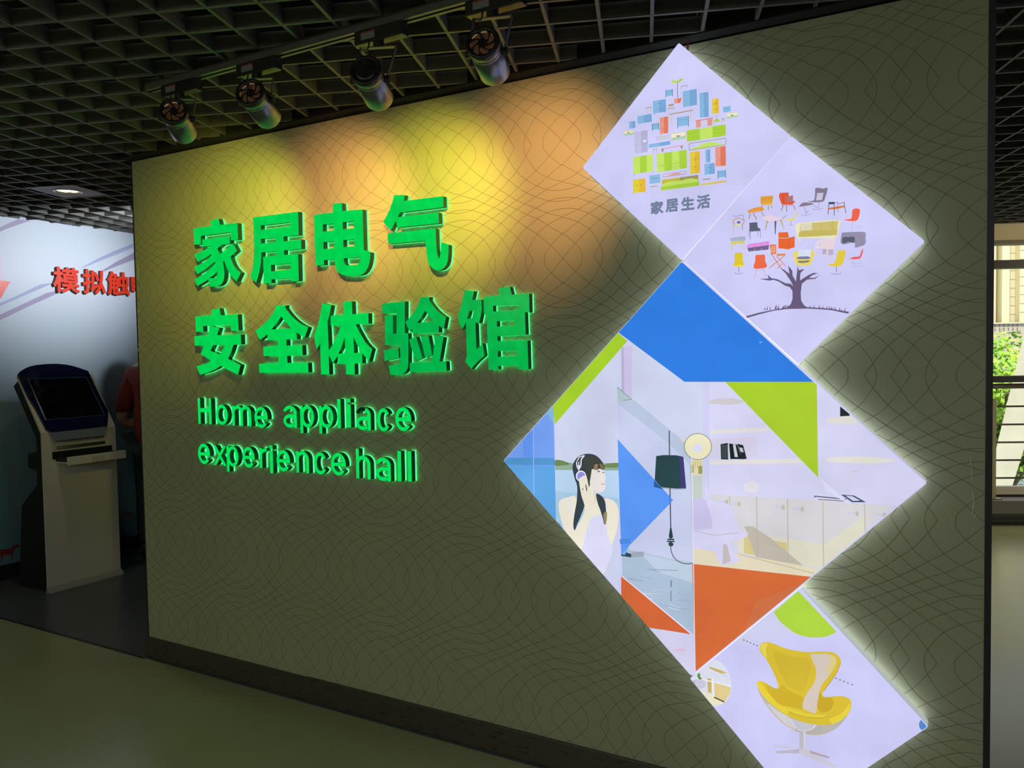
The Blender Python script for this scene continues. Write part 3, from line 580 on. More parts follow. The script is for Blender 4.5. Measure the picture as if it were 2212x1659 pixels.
a.p((200,186,62),(645,1465),(895,1432),(895,1500),(650,1540)).p((165,148,104),(895,1432),(1148,1395),(1150,1485),(895,1525)).p(G2,(655,1525),(720,1498),(1080,1450),(1135,1450),(1150,1500),(650,1562)).p(G3,(712,1490),(835,1472),(835,1488),(712,1505)).p(G3,(953,1455),(1085,1437),(1085,1452),(953,1472))
a.p(G1,(635,1560),(1163,1488),(1165,1544),(637,1611)).p(Y1,(1187,1520),(1360,1496),(1362,1518),(1187,1540)).p(Y2,(1360,1496),(1537,1472),(1537,1492),(1362,1518))
a.frame((1395, 410), 14.75)
for ch, x0, x1, y0, y1 in (('家',180,590,370,790), ('居',655,1065,298,722), ('生',1150,1580,236,662), ('活',1650,2080,168,612)): a.text((118,132,158), ch, x0, x1, y0, y1, .050)
a.build(r1)
# 2: tree crowned with chairs
r2, a = lightbox(hz((2.738,.267),(3.0595,.597),(3.400,.271),(3.077,-.054)), 'upper right diamond light box, bare tree with chairs and sofas for leaves')
a.frame((1560, 390), 5.353)
LG = (130,130,155)
a.p((226,162,62),(445,185),(590,172),(580,258),(445,265)).p((236,178,82),(440,264),(585,252),(570,280),(455,285)).ln((190,110,40),3,(445,215),(588,205)).ln((170,130,100),8,(470,288),(455,305)).ln((150,125,110),6,(535,290),(535,347)).ln((150,125,110),6,(565,285),(576,320))
a.p((226,92,60),(665,143),(768,138),(775,232),(850,240),(810,280),(690,280),(655,185)).p((175,120,128),(745,190),(820,168),(820,238),(748,250)).ln((150,60,50),3,(700,145),(712,270)).ln((140,120,100),8,(710,285),(682,348)).ln((140,120,100),8,(825,282),(843,338)).ln((110,100,90),7,(745,290),(748,366)).ln((170,150,140),5,(690,292),(830,285))
a.sm((135,124,146),(1078,90),(1130,86),(1170,94),(1212,82),(1218,110),(1195,190),(1172,240),(1105,252),(1040,250),(988,240),(1060,228),(1075,150)).p((200,200,222),(1098,145),(1172,142),(1155,225),(1085,230)).ln((120,110,140),4,(1128,255),(1110,310)).ln((120,110,140),4,(1055,285),(1110,322)).ln(LG,4,(1040,325),(1070,337),(1130,334),(1165,320))
a.sm((140,125,142),(890,300),(930,258),(1000,256),(1055,266),(1030,282),(900,303)).ln((110,100,120),4,(950,305),(968,385)).ln((110,100,120),4,(998,340),(970,385)).ln(LG,4,(908,390),(940,402),(990,400),(1025,382))
a.p((230,122,62),(1228,316),(1412,288),(1420,308),(1300,334),(1230,336)).ln((95,105,100),8,(1235,250),(1225,390)).ln((95,105,100),8,(1297,255),(1297,406)).ln((105,115,110),5,(1337,245),(1341,366)).ln((105,115,110),8,(1408,250),(1432,380)).p((62,80,112),(1235,250),(1300,247),(1300,274),(1235,276)).ln((100,108,100),6,(1297,268),(1338,248)).ln((100,108,100),6,(1340,272),(1420,250))
a.sm((236,100,76),(1512,335),(1590,333),(1582,420),(1555,462),(1500,470),(1410,455),(1480,445),(1500,420)).ln((170,160,180),4,(1510,475),(1505,575)).ln((170,160,180),3,(1595,528),(1548,548)).ln((170,160,180),3,(1440,400),(1436,436))
a.sm((231,156,66),(303,347),(400,310),(465,308),(480,345),(400,365),(310,375)).ln((170,110,60),8,(328,378),(313,442)).ln((170,110,60),8,(360,378),(402,452)).ln((170,120,70),7,(455,362),(487,415)).ln((240,210,170),3,(320,365),(440,345))
for i in range(2): a.ln((205,120,90) if i else (210,190,140),5,*[(192+ (70-i*6)*math.cos(t*.35),478+(42-i*4)*math.sin(t*.35)) for t in range(19)])
a.ln((120,110,150),4,(130,405),(160,418),(245,400),(258,470)).ln((215,185,140),6,(140,490),(137,632)).ln((120,115,150),5,(236,500),(240,575)).ln((225,210,150),5,(246,500),(258,615)).p((85,95,130),(175,475),(210,472),(212,495),(180,498)).p((235,225,150),(150,510),(230,506),(228,520),(152,526))
a.p((96,100,120),(318,490),(408,483),(416,545),(445,560),(445,584),(320,592)).ln((135,120,175),5,(316,560),(312,655)).ln((135,120,175),6,(328,590),(328,688)).ln((135,120,175),5,(415,585),(414,642)).ln((135,120,175),5,(443,580),(446,672))
a.p((236,212,226),(463,430),(560,397),(620,425),(700,430),(690,445),(590,472),(520,465)).ln((125,110,130),5,(690,443),(748,408)).p((192,172,118),(515,468),(535,468),(506,580),(498,580)).p((96,100,118),(608,470),(632,470),(620,625),(612,625)).p((192,176,110),(668,458),(686,448),(726,572),(718,568)).ln((235,205,220),8,(580,475),(592,530))
a.sm((233,214,98),(745,440),(790,446),(825,438),(870,350),(876,356),(835,455),(800,466),(750,458)).ln(LG,4,(800,468),(800,520)).ln(LG,3,(765,520),(835,518))
a.p((232,228,196),(845,515),(905,490),(1290,455),(1378,465),(1335,640),(1322,675),(900,668),(900,715),(868,640)).p((206,192,116),(905,500),(1345,470),(1330,575),(900,592)).p((198,184,98),(885,608),(930,585),(1335,570),(1328,632),(888,657)).p((226,220,192),(905,503),(1045,488),(1045,572),(915,583)).ln((190,175,120),3,(1050,490),(1052,570)).ln((180,165,90),3,(1140,480),(1142,565)).ln((180,165,90),4,(1250,470),(1252,562)).ln((175,160,90),4,(1280,465),(1282,560))
for x in range(925,1045,16): a.ln((200,188,150),3,(x,502),(x+6,578))
a.ln((205,200,170),6,(1318,640),(1322,680)).ln((120,110,90),5,(952,662),(952,670)).ln((120,110,90),5,(1258,636),(1258,644))
a.sm((172,178,204),(105,668),(180,655),(265,650),(266,695),(180,700),(107,702)).p((220,206,68),(110,712),(262,700),(262,722),(112,736)).ln((215,200,80),8,(120,735),(114,808)).ln((215,200,80),8,(252,722),(258,796)).ln((205,190,80),5,(150,732),(152,760))
a.p((112,100,140),(285,745),(300,770),(545,750),(540,800),(310,823)).p((222,146,226),(290,765),(318,733),(378,727),(390,724),(455,718),(465,712),(550,702),(552,748),(300,782))
a.ln((180,105,190),3,(384,728),(384,766)).ln((180,105,190),3,(460,718),(460,760)).ln((190,110,200),3,(520,706),(515,750)).ln((220,215,240),3,(380,790),(380,818)).ln((220,215,240),3,(460,782),(460,812))
a.p((229,104,52),(655,603),(765,598),(777,665),(842,647),(843,772),(770,798),(655,785)).ln((250,225,215),4,(658,668),(775,668)).ln((190,80,40),3,(777,665),(770,797))
a.sm((222,200,52),(152,843),(195,839),(238,840),(243,920),(258,985),(205,998),(137,990),(150,930)).sm((238,220,70),(137,988),(200,975),(258,983),(205,998)).ln(LG,7,(197,998),(197,1062)).ln((120,125,165),5,(147,1068),(175,1080),(220,1080),(246,1066))
a.sm((232,108,72),(392,867),(445,862),(497,862),(503,930),(520,1000),(440,1020),(370,1012),(387,930)).ln((170,150,170),4,(405,1022),(378,1138)).ln((170,150,170),4,(478,1018),(512,1126)).ln((170,150,170),3,(398,1040),(490,1036))
a.p((230,128,58),(553,748),(575,741),(630,742),(630,850),(575,856)).ln((215,110,50),8,(566,840),(690,1022)).p((230,135,65),(632,852),(745,847),(722,868),(645,876)).ln((220,120,60),8,(735,862),(548,1015)).ln((220,120,60),7,(630,870),(738,992)).ln((220,120,60),6,(640,1020),(700,965))
for yy in range(4):
    for xx in range(3): a.el((232,228,250),580+xx*16,768+yy*20,5,6,6)
a.sm((232,216,112),(832,835),(880,820),(1020,812),(1065,825),(1062,890),(1040,945),(1010,983),(945,985),(880,983),(845,940),(830,880)).p((216,226,246),(892,800),(1035,800),(1022,892),(880,892)).sm((122,130,160),(868,908),(890,884),(950,880),(1005,880),(1022,905),(950,912)).sm((140,130,112),(880,932),(950,930),(1015,925),(990,950),(900,954))
for q in ((925,812),(960,808),(928,842),(962,840)): a.el((130,140,170),q[0],q[1],4,4,6)
a.sm((236,216,224),(1105,702),(1200,681),(1310,682),(1300,740),(1290,790),(1220,796),(1150,790),(1070,785),(1095,750)).p((212,212,244),(1125,722),(1155,715),(1150,770),(1110,768))
for i in range(6): a.ln((225,200,205),3,(1170+i*20,700),(1172+i*19,780))
for i in range(4): a.ln((165,135,125),6,(1172+i*12,795),(1170+i*12,855)).ln((165,135,125),6,(1240+i*14,800),(1238+i*15,865))
a.ln((232,212,220),10,(1072,785),(1085,880)).ln((232,212,220),12,(1215,800),(1212,915)).ln((232,212,220),8,(1085,880),(1165,860)).ln((232,212,220),8,(1215,915),(1300,885))
a.sm((226,206,68),(1345,816),(1390,812),(1430,816),(1420,900),(1400,955),(1370,988),(1290,998),(1222,970),(1290,962),(1318,920)).ln(LG,7,(1325,998),(1325,1068)).ln((125,125,165),5,(1262,1075),(1300,1088),(1350,1086),(1386,1070))
a.sm((152,146,172),(1383,630),(1400,606),(1530,598),(1655,602),(1662,670),(1660,735),(1600,765),(1540,778),(1530,722),(1385,738)).sm((92,96,118),(1400,662),(1465,658),(1530,655),(1530,722),(1465,712),(1400,732))
for x in range(1410,1640,22): a.ln((128,122,150),3,(x,612),(x+3,652 if x < 1530 else 760))
a.sm((236,98,98),(1480,902),(1540,885),(1590,880),(1610,830),(1630,790),(1630,830),(1605,895),(1560,912),(1500,910)).ln((165,165,190),3,(1530,912),(1500,968),(1608,960),(1598,905)).ln((165,165,190),3,(1498,1000),(1628,992))
TR = (108,94,126)
a.p(TR,(750,1478),(800,1430),(820,1370),(820,1280),(790,1235),(735,1218),(665,1172),(600,1150),(555,1160),(440,1140),(545,1135),(530,1088),(575,1130),(650,1145),(740,1190),(795,1195),(828,1222),(800,1165),(740,1075),(680,1015),(720,1032),(785,1080),(770,985),(818,1045),(820,1100),(860,1170),(880,985),(892,1040),(960,1023),(912,1072),(905,1158),(1000,1098),(1060,1070),(1115,1074),(1045,1098),(1010,1128),(1075,1128),(1132,1096),(1080,1140),(990,1147),(928,1195),(915,1300),(920,1390),(950,1440),(1005,1480))
a.p(TR,(240,1582),(420,1532),(600,1494),(760,1470),(1000,1466),(1200,1478),(1370,1503),(1480,1520),(1455,1540),(1250,1497),(1000,1482),(760,1487),(600,1507),(430,1550),(290,1592))
random.seed(3)
for i in range(34):
    x = random.choice((random.uniform(480,770), random.uniform(990,1450))); y = 1470+((x-880)/600)**2*55+4; L = random.uniform(22,52)
    a.p(TR,(x-8,y+4),(x+8,y+4),(x+random.uniform(6,24),y-L))
a.build(r2)
# 3: the large collage
r3, a = lightbox(hz((2.084,-.388),(2.737,.2665),(3.408,-.376),(2.7555,-1.029)), 'large middle diamond light box, collage of woman with headphones, lamp and white room')
a.frame((1080, 560), 1.8032)
a.p((206,209,237),(500,318),(722,477),(1240,477),(1240,700),(1700,870),(1200,1300),(750,1190),(750,735),(458,495))
a.p((214,213,244),(800,480),(1700,480),(1700,900),(1240,848),(1000,930),(800,925)).p((206,206,240),(790,477),(815,477),(815,925),(790,780))
a.p((206,212,238),(218,640),(472,345),(462,1330),(218,1040)).p((205,212,236),(470,340),(530,335),(722,477),(790,477),(790,735),(740,730),(458,495))
a.p((213,212,242),(1240,700),(1700,870),(1560,960),(1000,935),(900,860))
a.sm((206,202,206),(820,548),(900,541),(950,556),(900,566),(820,562)).p((226,222,222),(820,664),(1045,655),(1062,668),(820,682)).p((228,224,220),(818,784),(1160,777),(1186,793),(818,800)).p((212,208,232),(818,700),(1000,690),(1000,770),(818,775))
a.sm((224,221,214),(1280,622),(1375,610),(1420,640),(1340,640),(1284,640)).sm((228,226,214),(1282,775),(1400,768),(1540,782),(1450,795),(1290,788)).p((40,45,50),(1325,573),(1362,603),(1362,610),(1325,612))
a.p((214,212,216),(820,915),(1120,932),(1530,962),(1265,1206),(930,1145),(850,1000)).p((222,218,200),(930,1060),(1265,1110),(1420,1000),(1420,1080),(1265,1206),(930,1145)).p((214,200,140),(950,1075),(1118,1105),(1118,1172),(950,1145))
a.p((192,186,172),(952,1040),(985,1040),(1060,1090),(1130,1150),(1215,1222),(1080,1195),(1000,1172))
for x, y0, y1 in ((895,922,1000),(1000,925,1150),(1120,932,1172),(1258,945,1200),(1420,952,1075)): a.ln((186,176,158),3,(x,y0),(x+3,y1))
for x, y in ((878,945),(925,952),(1097,965),(1172,972),(1385,990),(1492,996)): a.p((196,188,172),(x,y-8),(x+12,y-8),(x+12,y+10),(x,y+10)); a.p((206,204,228),(x-30,y-4),(x,y-6),(x,y+4),(x-30,y+4))
a.p((226,216,190),(750,1125),(930,1148),(1262,1208),(1232,1240),(750,1190)).ln((200,190,160),4,(930,1148),(1230,1225))
a.sm((214,212,242),(748,930),(830,940),(900,962),(935,1050),(965,1062),(955,1085),(900,1100),(905,1140),(935,1172),(865,1190),(820,1120),(748,1118)).sm((202,196,232),(748,935),(800,938),(828,1040),(800,1050),(748,1045)).ln((190,185,205),3,(750,1055),(838,1075),(930,1065)).p((196,188,190),(870,1110),(885,1110),(900,1175),(868,1190))
a.sm((226,221,232),(950,880),(985,862),(1010,880),(1000,905),(960,905)).ln((90,90,100),3,(1225,923),(1350,935)).ln((120,110,100),3,(1240,935),(1345,942)).ln((90,90,110),3,(1228,928),(1225,922),(1310,930)).p((72,84,110),(1328,916),(1380,920),(1426,946),(1372,946)).p((206,212,236),(1345,920),(1374,923),(1404,940),(1376,941))
a.sm((215,213,235),(1350,830),(1362,818),(1378,838),(1366,846)).ln((196,194,215),3,(1370,825),(1395,828)).p((222,222,248),(1245,848),(1370,960),(1270,900))
a.p((36,46,48),(860,720),(888,715),(890,780),(862,779)).p((30,40,42),(893,717),(925,722),(944,778),(898,778)).p((200,205,215),(908,720),(918,722),(928,770),(915,770)).p((36,46,48),(925,718),(948,724),(962,777),(944,779)).p((190,200,205),(932,732),(946,735),(950,752),(938,750))
for x in (866,872,878,884): a.ln((120,130,135),1.5,(x,722),(x+2,776))
# middle strip with the hanging lamp
a.p((184,198,222),(458,495),(745,732),(755,1460),(478,1235)).p((200,206,236),(458,560),(662,720),(740,800),(752,1180),(475,1130)).p((172,192,214),(475,1125),(752,1180),(755,1460),(478,1232)).p((190,206,226),(540,1135),(752,1182),(753,1260),(620,1220))
random.seed(5)
for i in range(26):
    y = random.uniform(1200, 1440); x = random.uniform(482, 700); a.ln(random.choice(((150,172,196),(196,210,230),(160,182,205))), random.uniform(1.5,5), (x, y), (x+random.uniform(30,120), y+random.uniform(4,16)))
a.ln((120,140,165),6,(668,1250),(668,1275)).ln((130,150,175),5,(668,1290),(667,1330)).ln((176,188,210),3,(475,1128),(752,1186))
a.p((206,196,232),(484,342),(515,336),(516,548),(486,520)).p((184,180,212),(474,345),(484,342),(486,520),(476,512)).p((176,200,206),(458,498),(515,545),(460,556)).ln((120,140,140),2,(458,498),(515,545),(480,550))
a.ln((60,75,85),4,(661,667),(662,766)).p((44,72,76),(610,766),(640,762),(690,763),(716,769),(727,893),(680,892),(640,888),(603,884)).p((66,62,118),(700,765),(716,769),(727,893),(706,893)).ln((150,160,180),4,(603,884),(640,890),(690,894),(726,893))
a.ln((50,66,74),4,(664,890),(667,1052)).p((46,70,76),(664,1046),(670,1046),(676,1082),(666,1088),(659,1080)).ln((46,70,76),6,(654,1090),(680,1090)).ln((46,70,76),5,(652,1098),(682,1098)).sm((46,70,76),(658,1106),(666,1100),(677,1106),(674,1116),(662,1116)).ln((60,75,85),3,(667,1115),(668,1135),(676,1155),(690,1172),(710,1182),(735,1186),(752,1182))
a.p((50,74,80),(474,1140),(490,1139),(513,1147),(513,1160),(474,1154)).p((160,168,184),(513,1141),(562,1137),(562,1156),(513,1160))
a.sm((236,232,196),(773,678),(800,684),(820,705),(826,730),(818,757),(800,773),(773,780),(745,771),(728,752),(721,730),(727,703),(745,685)).el((222,222,246),773,735,18,17)
a.ln((90,95,100),2,*[(773+53*math.cos(t*.3),729+51*math.sin(t*.3)) for t in range(22)])
a.p((226,216,168),(745,782),(790,780),(790,838),(746,838)).p((150,160,90),(746,800),(756,798),(757,830),(746,832)).p((150,160,90),(775,805),(790,803),(790,835),(775,835)).p((196,206,198),(746,842),(790,842),(790,925),(760,935),(748,900)).p((220,210,200),(700,700),(722,698),(724,712),(708,706))
for x in (752,762,772,782): a.ln((180,165,110),2,(x,785),(x,815))
# left strips: lake, blue panes
a.p((146,176,150),(218,784),(262,790),(300,795),(465,792),(465,822),(218,820)).sm((108,138,84),(218,782),(245,783),(275,797),(240,803),(218,802)).sm((112,138,92),(410,800),(440,793),(466,794),(466,810),(410,810))
a.p((186,214,240),(218,821),(465,823),(467,1000),(222,1040)).p((170,205,232),(218,900),(467,930),(467,1000),(222,1040))
a.p((118,162,242),(212,562),(222,1042),(8,785)).p((128,186,214),(185,597),(212,565),(213,640)).p((102,152,240),(92,700),(133,650),(140,940),(100,895)).p((84,152,206),(10,785),(30,772),(215,774),(218,800),(30,800)).p((96,166,228),(10,800),(216,806),(222,1042),(120,920)).ln((150,186,246),3,(133,655),(136,930))
a.frame((1180, 900), 4.147)
SK, SK2, HR = (240,234,216), (228,214,196), (58,70,76)
a.sm((96,160,200),(95,940),(130,960),(160,1015),(95,1000)).sm(SK,(118,780),(150,735),(210,718),(262,708),(300,800),(262,930),(280,1040),(330,1110),(318,1190),(250,1130),(180,1020),(135,900))
a.sm(SK,(520,735),(600,745),(645,800),(655,880),(640,1010),(600,1130),(575,1260),(520,1400),(470,1340),(510,1180),(520,1000),(530,860))
a.p(SK,(395,610),(445,680),(500,800),(520,890),(480,885),(410,905),(360,900),(350,780)).p(SK2,(430,660),(455,690),(450,760),(420,800))
a.sm((222,222,250),(210,745),(240,860),(268,1000),(262,1060),(320,1180),(390,1330),(500,1400),(575,1280),(600,1180),(560,1060),(520,870),(470,888),(410,905),(360,930),(300,990),(250,880),(222,740)).ln((228,228,250),10,(205,722),(245,880)).ln((228,228,250),8,(548,760),(540,860)).ln((205,206,232),4,(370,940),(390,1120),(380,1200)).ln((205,206,232),4,(520,900),(500,1050))
a.sm(HR,(243,450),(268,385),(310,348),(372,330),(440,340),(490,378),(520,430),(528,470),(500,462),(440,475),(405,520),(400,600),(370,700),(352,790),(320,880),(290,950),(262,1015),(250,960),(262,860),(282,740),(284,620),(262,550))
a.sm((238,231,228),(400,480),(455,468),(520,466),(526,500),(541,556),(532,575),(540,600),(530,650),(500,675),(455,672),(420,640),(398,590)).sm((66,72,66),(345,372),(420,352),(490,382),(524,432),(528,470),(500,470),(478,440),(470,472),(440,470),(420,455),(408,520),(392,600),(372,560),(360,470))
a.sm((146,130,92),(440,430),(470,425),(462,470),(436,470)).sm((128,112,80),(485,420),(515,430),(522,468),(498,462)).sm(HR,(455,690),(500,705),(532,750),(542,820),(545,940),(528,960),(512,900),(490,830),(468,770)).sm((150,138,96),(520,870),(550,850),(548,930),(530,955))
a.sm(SK,(300,560),(315,575),(330,640),(340,650),(330,540),(345,520),(365,650),(375,650),(352,545),(368,528),(398,660),(402,580),(420,570),(432,660),(440,760),(420,880),(380,980),(352,1080),(322,1190),(262,1120),(248,1060),(290,980),(345,860),(350,790),(322,700))
a.ln((210,196,170),3,(330,650),(340,690)).ln((210,196,170),3,(366,650),(370,690)).ln((210,196,170),3,(397,655),(398,700))
a.ln((240,242,252),9,(280,400),(283,440),(296,470)).ln((240,242,252),10,(350,345),(322,380),(318,440),(300,470)).ln((235,238,250),8,(285,395),(305,360),(350,345)).ln((222,226,248),8,(300,400),(300,490)).ln((222,226,248),16,(280,442),(322,440)).el((232,234,250),320,530,46,50).el((150,146,232),322,532,36,40).sm(SK,(300,560),(330,535),(346,525),(366,528),(370,580),(340,640),(318,620))
a.el((70,80,90),478,489,12,5,10).el((70,80,90),518,497,8,5,10).ln((120,110,100),3,(462,478),(494,478)).ln((190,132,128),6,(500,599),(520,604),(536,598)).ln((205,180,170),3,(528,560),(540,558))
a.frame((1080, 560), 1.8032)
a.p((50,126,226),(708,2),(1225,477),(722,477),(458,280)).p((166,208,46),(456,280),(500,318),(218,642),(211,563)).p((170,206,50),(880,477),(1236,477),(1241,848)).p((92,152,246),(462,700),(678,937),(476,1146))
a.p((44,92,150),(603,860),(640,895),(603,885)).p((78,140,226),(470,1088),(510,1086),(512,1104),(472,1108)).ln((70,110,190),3,(664,915),(667,950)).p((110,178,240),(476,1146),(510,1110),(490,1150))
a.p((214,108,60),(752,1184),(1232,1236),(764,1622)).p((210,116,72),(1000,1330),(1232,1236),(1232,1242),(940,1478)).p((212,104,58),(476,1230),(750,1458),(546,1425),(476,1342)).p((212,210,238),(546,1427),(750,1459),(764,1630),(735,1650))
a.ln((236,238,250),3,(478,1232),(750,1458)).ln((226,228,244),3,(750,735),(764,1620)).sm((226,190,226),(690,1515),(720,1512),(722,1522),(692,1524)).el((110,165,240),1018,323,7,4,10)
a.build(r3)
# 4: yellow shell chair
r4, a = lightbox(hz((2.7495,-1.0375),(3.0815,-.7055),(3.414,-1.043),(3.082,-1.375)), 'lowest diamond light box, yellow winged lounge chair on white pedestal')
a.frame((1480, 1250), 3.95)
a.p((207,206,249),(-900,600),(1000,-700),(2900,900),(1000,2600))
a.p((208,208,240),(-300,400),(1000,90),(1300,430),(480,560))
a.p((174,214,68),(965,105),(1295,455),(1230,486),(1170,500),(1110,503),(1050,500),(990,485),(930,460),(880,425),(830,385),(790,340),(755,285))
a.p((84,140,206),(2010,1205),(2120,1290),(2028,1302),(2002,1275),(1994,1238))
a.sm((222,224,240),(230,700),(290,705),(345,755),(385,840),(397,920),(380,1000),(330,1062),(230,1085),(120,960),(20,870),(150,760)).p((206,184,104),(205,750),(290,775),(368,808),(300,806),(205,765)).p((226,206,146),(248,880),(392,930),(380,990),(330,1058),(246,1002)).p((206,180,110),(190,850),(225,855),(225,975),(195,970)).p((238,232,196),(90,945),(160,960),(330,1060),(230,1085))
a.ln((96,90,80),12,(245,1010),(335,1052)).ln((240,242,250),14,(232,850),(245,1010)).ln((238,240,250),10,(150,860),(395,915)).sm((84,150,60),(105,820),(125,805),(130,840),(145,850),(125,860),(110,845)).sm((205,205,225),(60,870),(130,860),(175,880),(165,930),(80,935)).p((176,176,196),(60,872),(85,872),(85,900),(60,900)).ln((170,160,120),3,(215,755),(300,800),(360,840))
for (x0, y0), (x1, y1), n in (((490,518),(632,578),5), ((1275,844),(1445,912),5)):
    for i in range(n):
        t0, t1 = (i+.15)/n, (i+.6)/n; a.ln((52,56,74),6,(x0+(x1-x0)*t0,y0+(y1-y0)*t0),(x0+(x1-x0)*t1,y0+(y1-y0)*t1))
a.sm((188,182,176),(620,930),(700,1035),(800,1110),(950,1190),(1100,1235),(1250,1235),(1350,1180),(1408,1090),(1385,1165),(1330,1240),(1265,1292),(1180,1325),(1080,1332),(950,1302),(820,1222),(720,1115),(655,1020)).sm((208,204,208),(700,1060),(800,1130),(900,1190),(940,1290),(830,1220),(740,1120)).ln((206,190,120),4,(640,990),(720,1115),(820,1222),(950,1302),(1080,1332),(1190,1323))
a.sm((200,200,212),(900,1195),(1010,1225),(1122,1242),(1085,1282),(1030,1298),(970,1290),(925,1255)).ln((226,228,240),6,(902,1195),(925,1250),(965,1288),(1030,1298),(1085,1282),(1120,1243))
a.p((196,192,206),(975,1300),(1030,1302),(1032,1452),(975,1450)).p((218,216,230),(1010,1300),(1028,1300),(1030,1450),(1012,1450)).p((206,204,218),(975,1448),(1035,1452),(1285,1588),(1290,1606),(1250,1600),(1020,1512),(975,1480)).p((190,184,200),(778,1470),(975,1450),(975,1488),(785,1488)).p((200,200,214),(755,1414),(940,1442),(860,1448),(762,1426)).p((184,170,176),(1060,1462),(1230,1516),(1226,1532),(1070,1488))
YC = (218,192,58)
a.sm(YC,(638,590),(648,555),(690,540),(750,550),(850,590),(950,613),(1060,624),(1180,620),(1268,630),(1318,668),(1328,715),(1300,790),(1235,885),(1185,955),(1172,990),(1200,1008),(1262,1003),(1340,1000),(1400,1022),(1419,1060),(1405,1130),(1340,1200),(1250,1240),(1150,1246),(1020,1226),(880,1170),(780,1105),(700,1035),(640,960),(614,900),(625,872),(680,882),(740,920),(785,935),(795,905),(755,800),(695,690),(648,630))
a.sm((208,176,48),(700,900),(740,922),(800,936),(830,900),(900,960),(1010,1010),(1005,1050),(1010,1110),(950,1100),(860,1085),(800,1065),(740,1000),(705,950)).sm((210,184,56),(760,620),(900,660),(1040,680),(1070,760),(1040,880),(1000,960),(900,930),(840,860),(790,740)).sm((204,172,46),(1140,960),(1180,1010),(1240,1010),(1270,1060),(1220,1130),(1150,1130),(1125,1060))
a.sm((214,202,190),(1072,645),(1150,640),(1225,640),(1285,680),(1280,740),(1225,830),(1170,900),(1145,970),(1130,1060),(1112,1146),(1060,1130),(1008,1105),(1008,1045),(1050,960),(1105,880),(1118,780),(1090,700)).sm((222,206,140),(1225,645),(1285,670),(1285,735),(1235,815),(1210,780),(1240,700))
a.sm((226,210,66),(820,1085),(900,1100),(1000,1138),(1120,1158),(1220,1162),(1200,1182),(1100,1188),(980,1165),(880,1130)).ln((176,140,40),4,(840,1108),(930,1152),(1050,1182),(1170,1186),(1222,1168))
a.sm((232,212,64),(1240,1190),(1330,1150),(1392,1080),(1410,1060),(1400,1130),(1340,1198),(1260,1236)).sm((230,208,60),(618,880),(650,885),(700,960),(780,1050),(880,1120),(860,1150),(760,1085),(680,1010),(630,940)).sm((232,214,90),(648,560),(690,546),(705,560),(690,600),(700,680),(660,630),(645,600)).ln((190,150,40),5,(1328,715),(1300,792),(1240,880),(1185,955))
a.build(r4)
# red wire from the ceiling behind the top box
wr = MB().tube([WP(2.745,.03,2.36), WP(2.752,.03,2.42), WP(2.768,.022,2.47), WP(2.785,.012,2.53)], .0028, 6).build('power_cord', mat('red_wire', (.30,.03,.03), .5), root=WP(2.745,.03,2.36))
tag(wr, 'thin red electrical wire rising behind the topmost diamond box into the ceiling', 'wire')

# ---------------------------------------------------------------- spotlights on their track
M_black = mat('black_plastic', (.016, .016, .018), .38)
M_track = mat('track_aluminium_black', (.10, .10, .09), .35)
M_silver = mat('brushed_silver', (.22, .22, .25), .30, metal=.9, noise=.05, nscale=30)
M_bracket = mat('bracket_steel', (.16, .14, .15), .45, metal=.6)
DT = .64; ZTR = HC-.002
tr = thing('lighting_track', 'long black lighting track under the grid ceiling, carrying four spotlights', 'track', WP(1.8, DT, ZTR))
MB().wbox(1.02, 2.80, DT-.017, DT-.006, ZTR-.024, ZTR).wbox(1.02, 2.80, DT+.006, DT+.017, ZTR-.024, ZTR).wbox(1.02, 2.80, DT-.017, DT+.017, ZTR-.006, ZTR).build('rail', M_track, tr)
MB().wbox(1.0, 1.02, DT-.019, DT+.019, ZTR-.026, ZTR).build('end_cap', M_black, tr)
MB().wbox(1.02, 2.80, DT-.0035, DT+.0035, ZTR-.012, ZTR-.0065).build('contact_strip', mat('copper_strip', (.04,.03,.02), .4, metal=.5), tr)
M_sticker = mat('sticker_grey', (.20, .20, .22), .5); M_red = mat('sticker_red', (.30, .03, .03), .5)
M_inner = mat('lamp_inner_glow', (.16, .10, .06), .6, emis=lin((255, 170, 100)), estr=.02)
M_lens = mat('lamp_lens', (.9, .8, .6), .3, emis=lin((255, 214, 150)), estr=6)
SPOTS = [((375, 240), (0.70, 1.99), .78, (1.0, .86, .09), 38, 'leftmost silver spotlight on the ceiling track, turned up to a dark vane cap', 1.16, True),
         ((540, 200), (1.335, 2.02), .78, (1.0, .43, .15), 38, 'second silver spotlight from the left on the track, leaning right', 1.53, True),
         ((790, 152), (1.765, 2.01), .76, (1.0, .80, .07), 37, 'third silver spotlight on the track, closed black back cap with looping cable', 2.02, False),
         ((1042, 92), (2.215, 2.07), .74, (1.0, .43, .15), 29, 'rightmost silver spotlight on the track, warm light showing through its vanes', 2.40, True)]
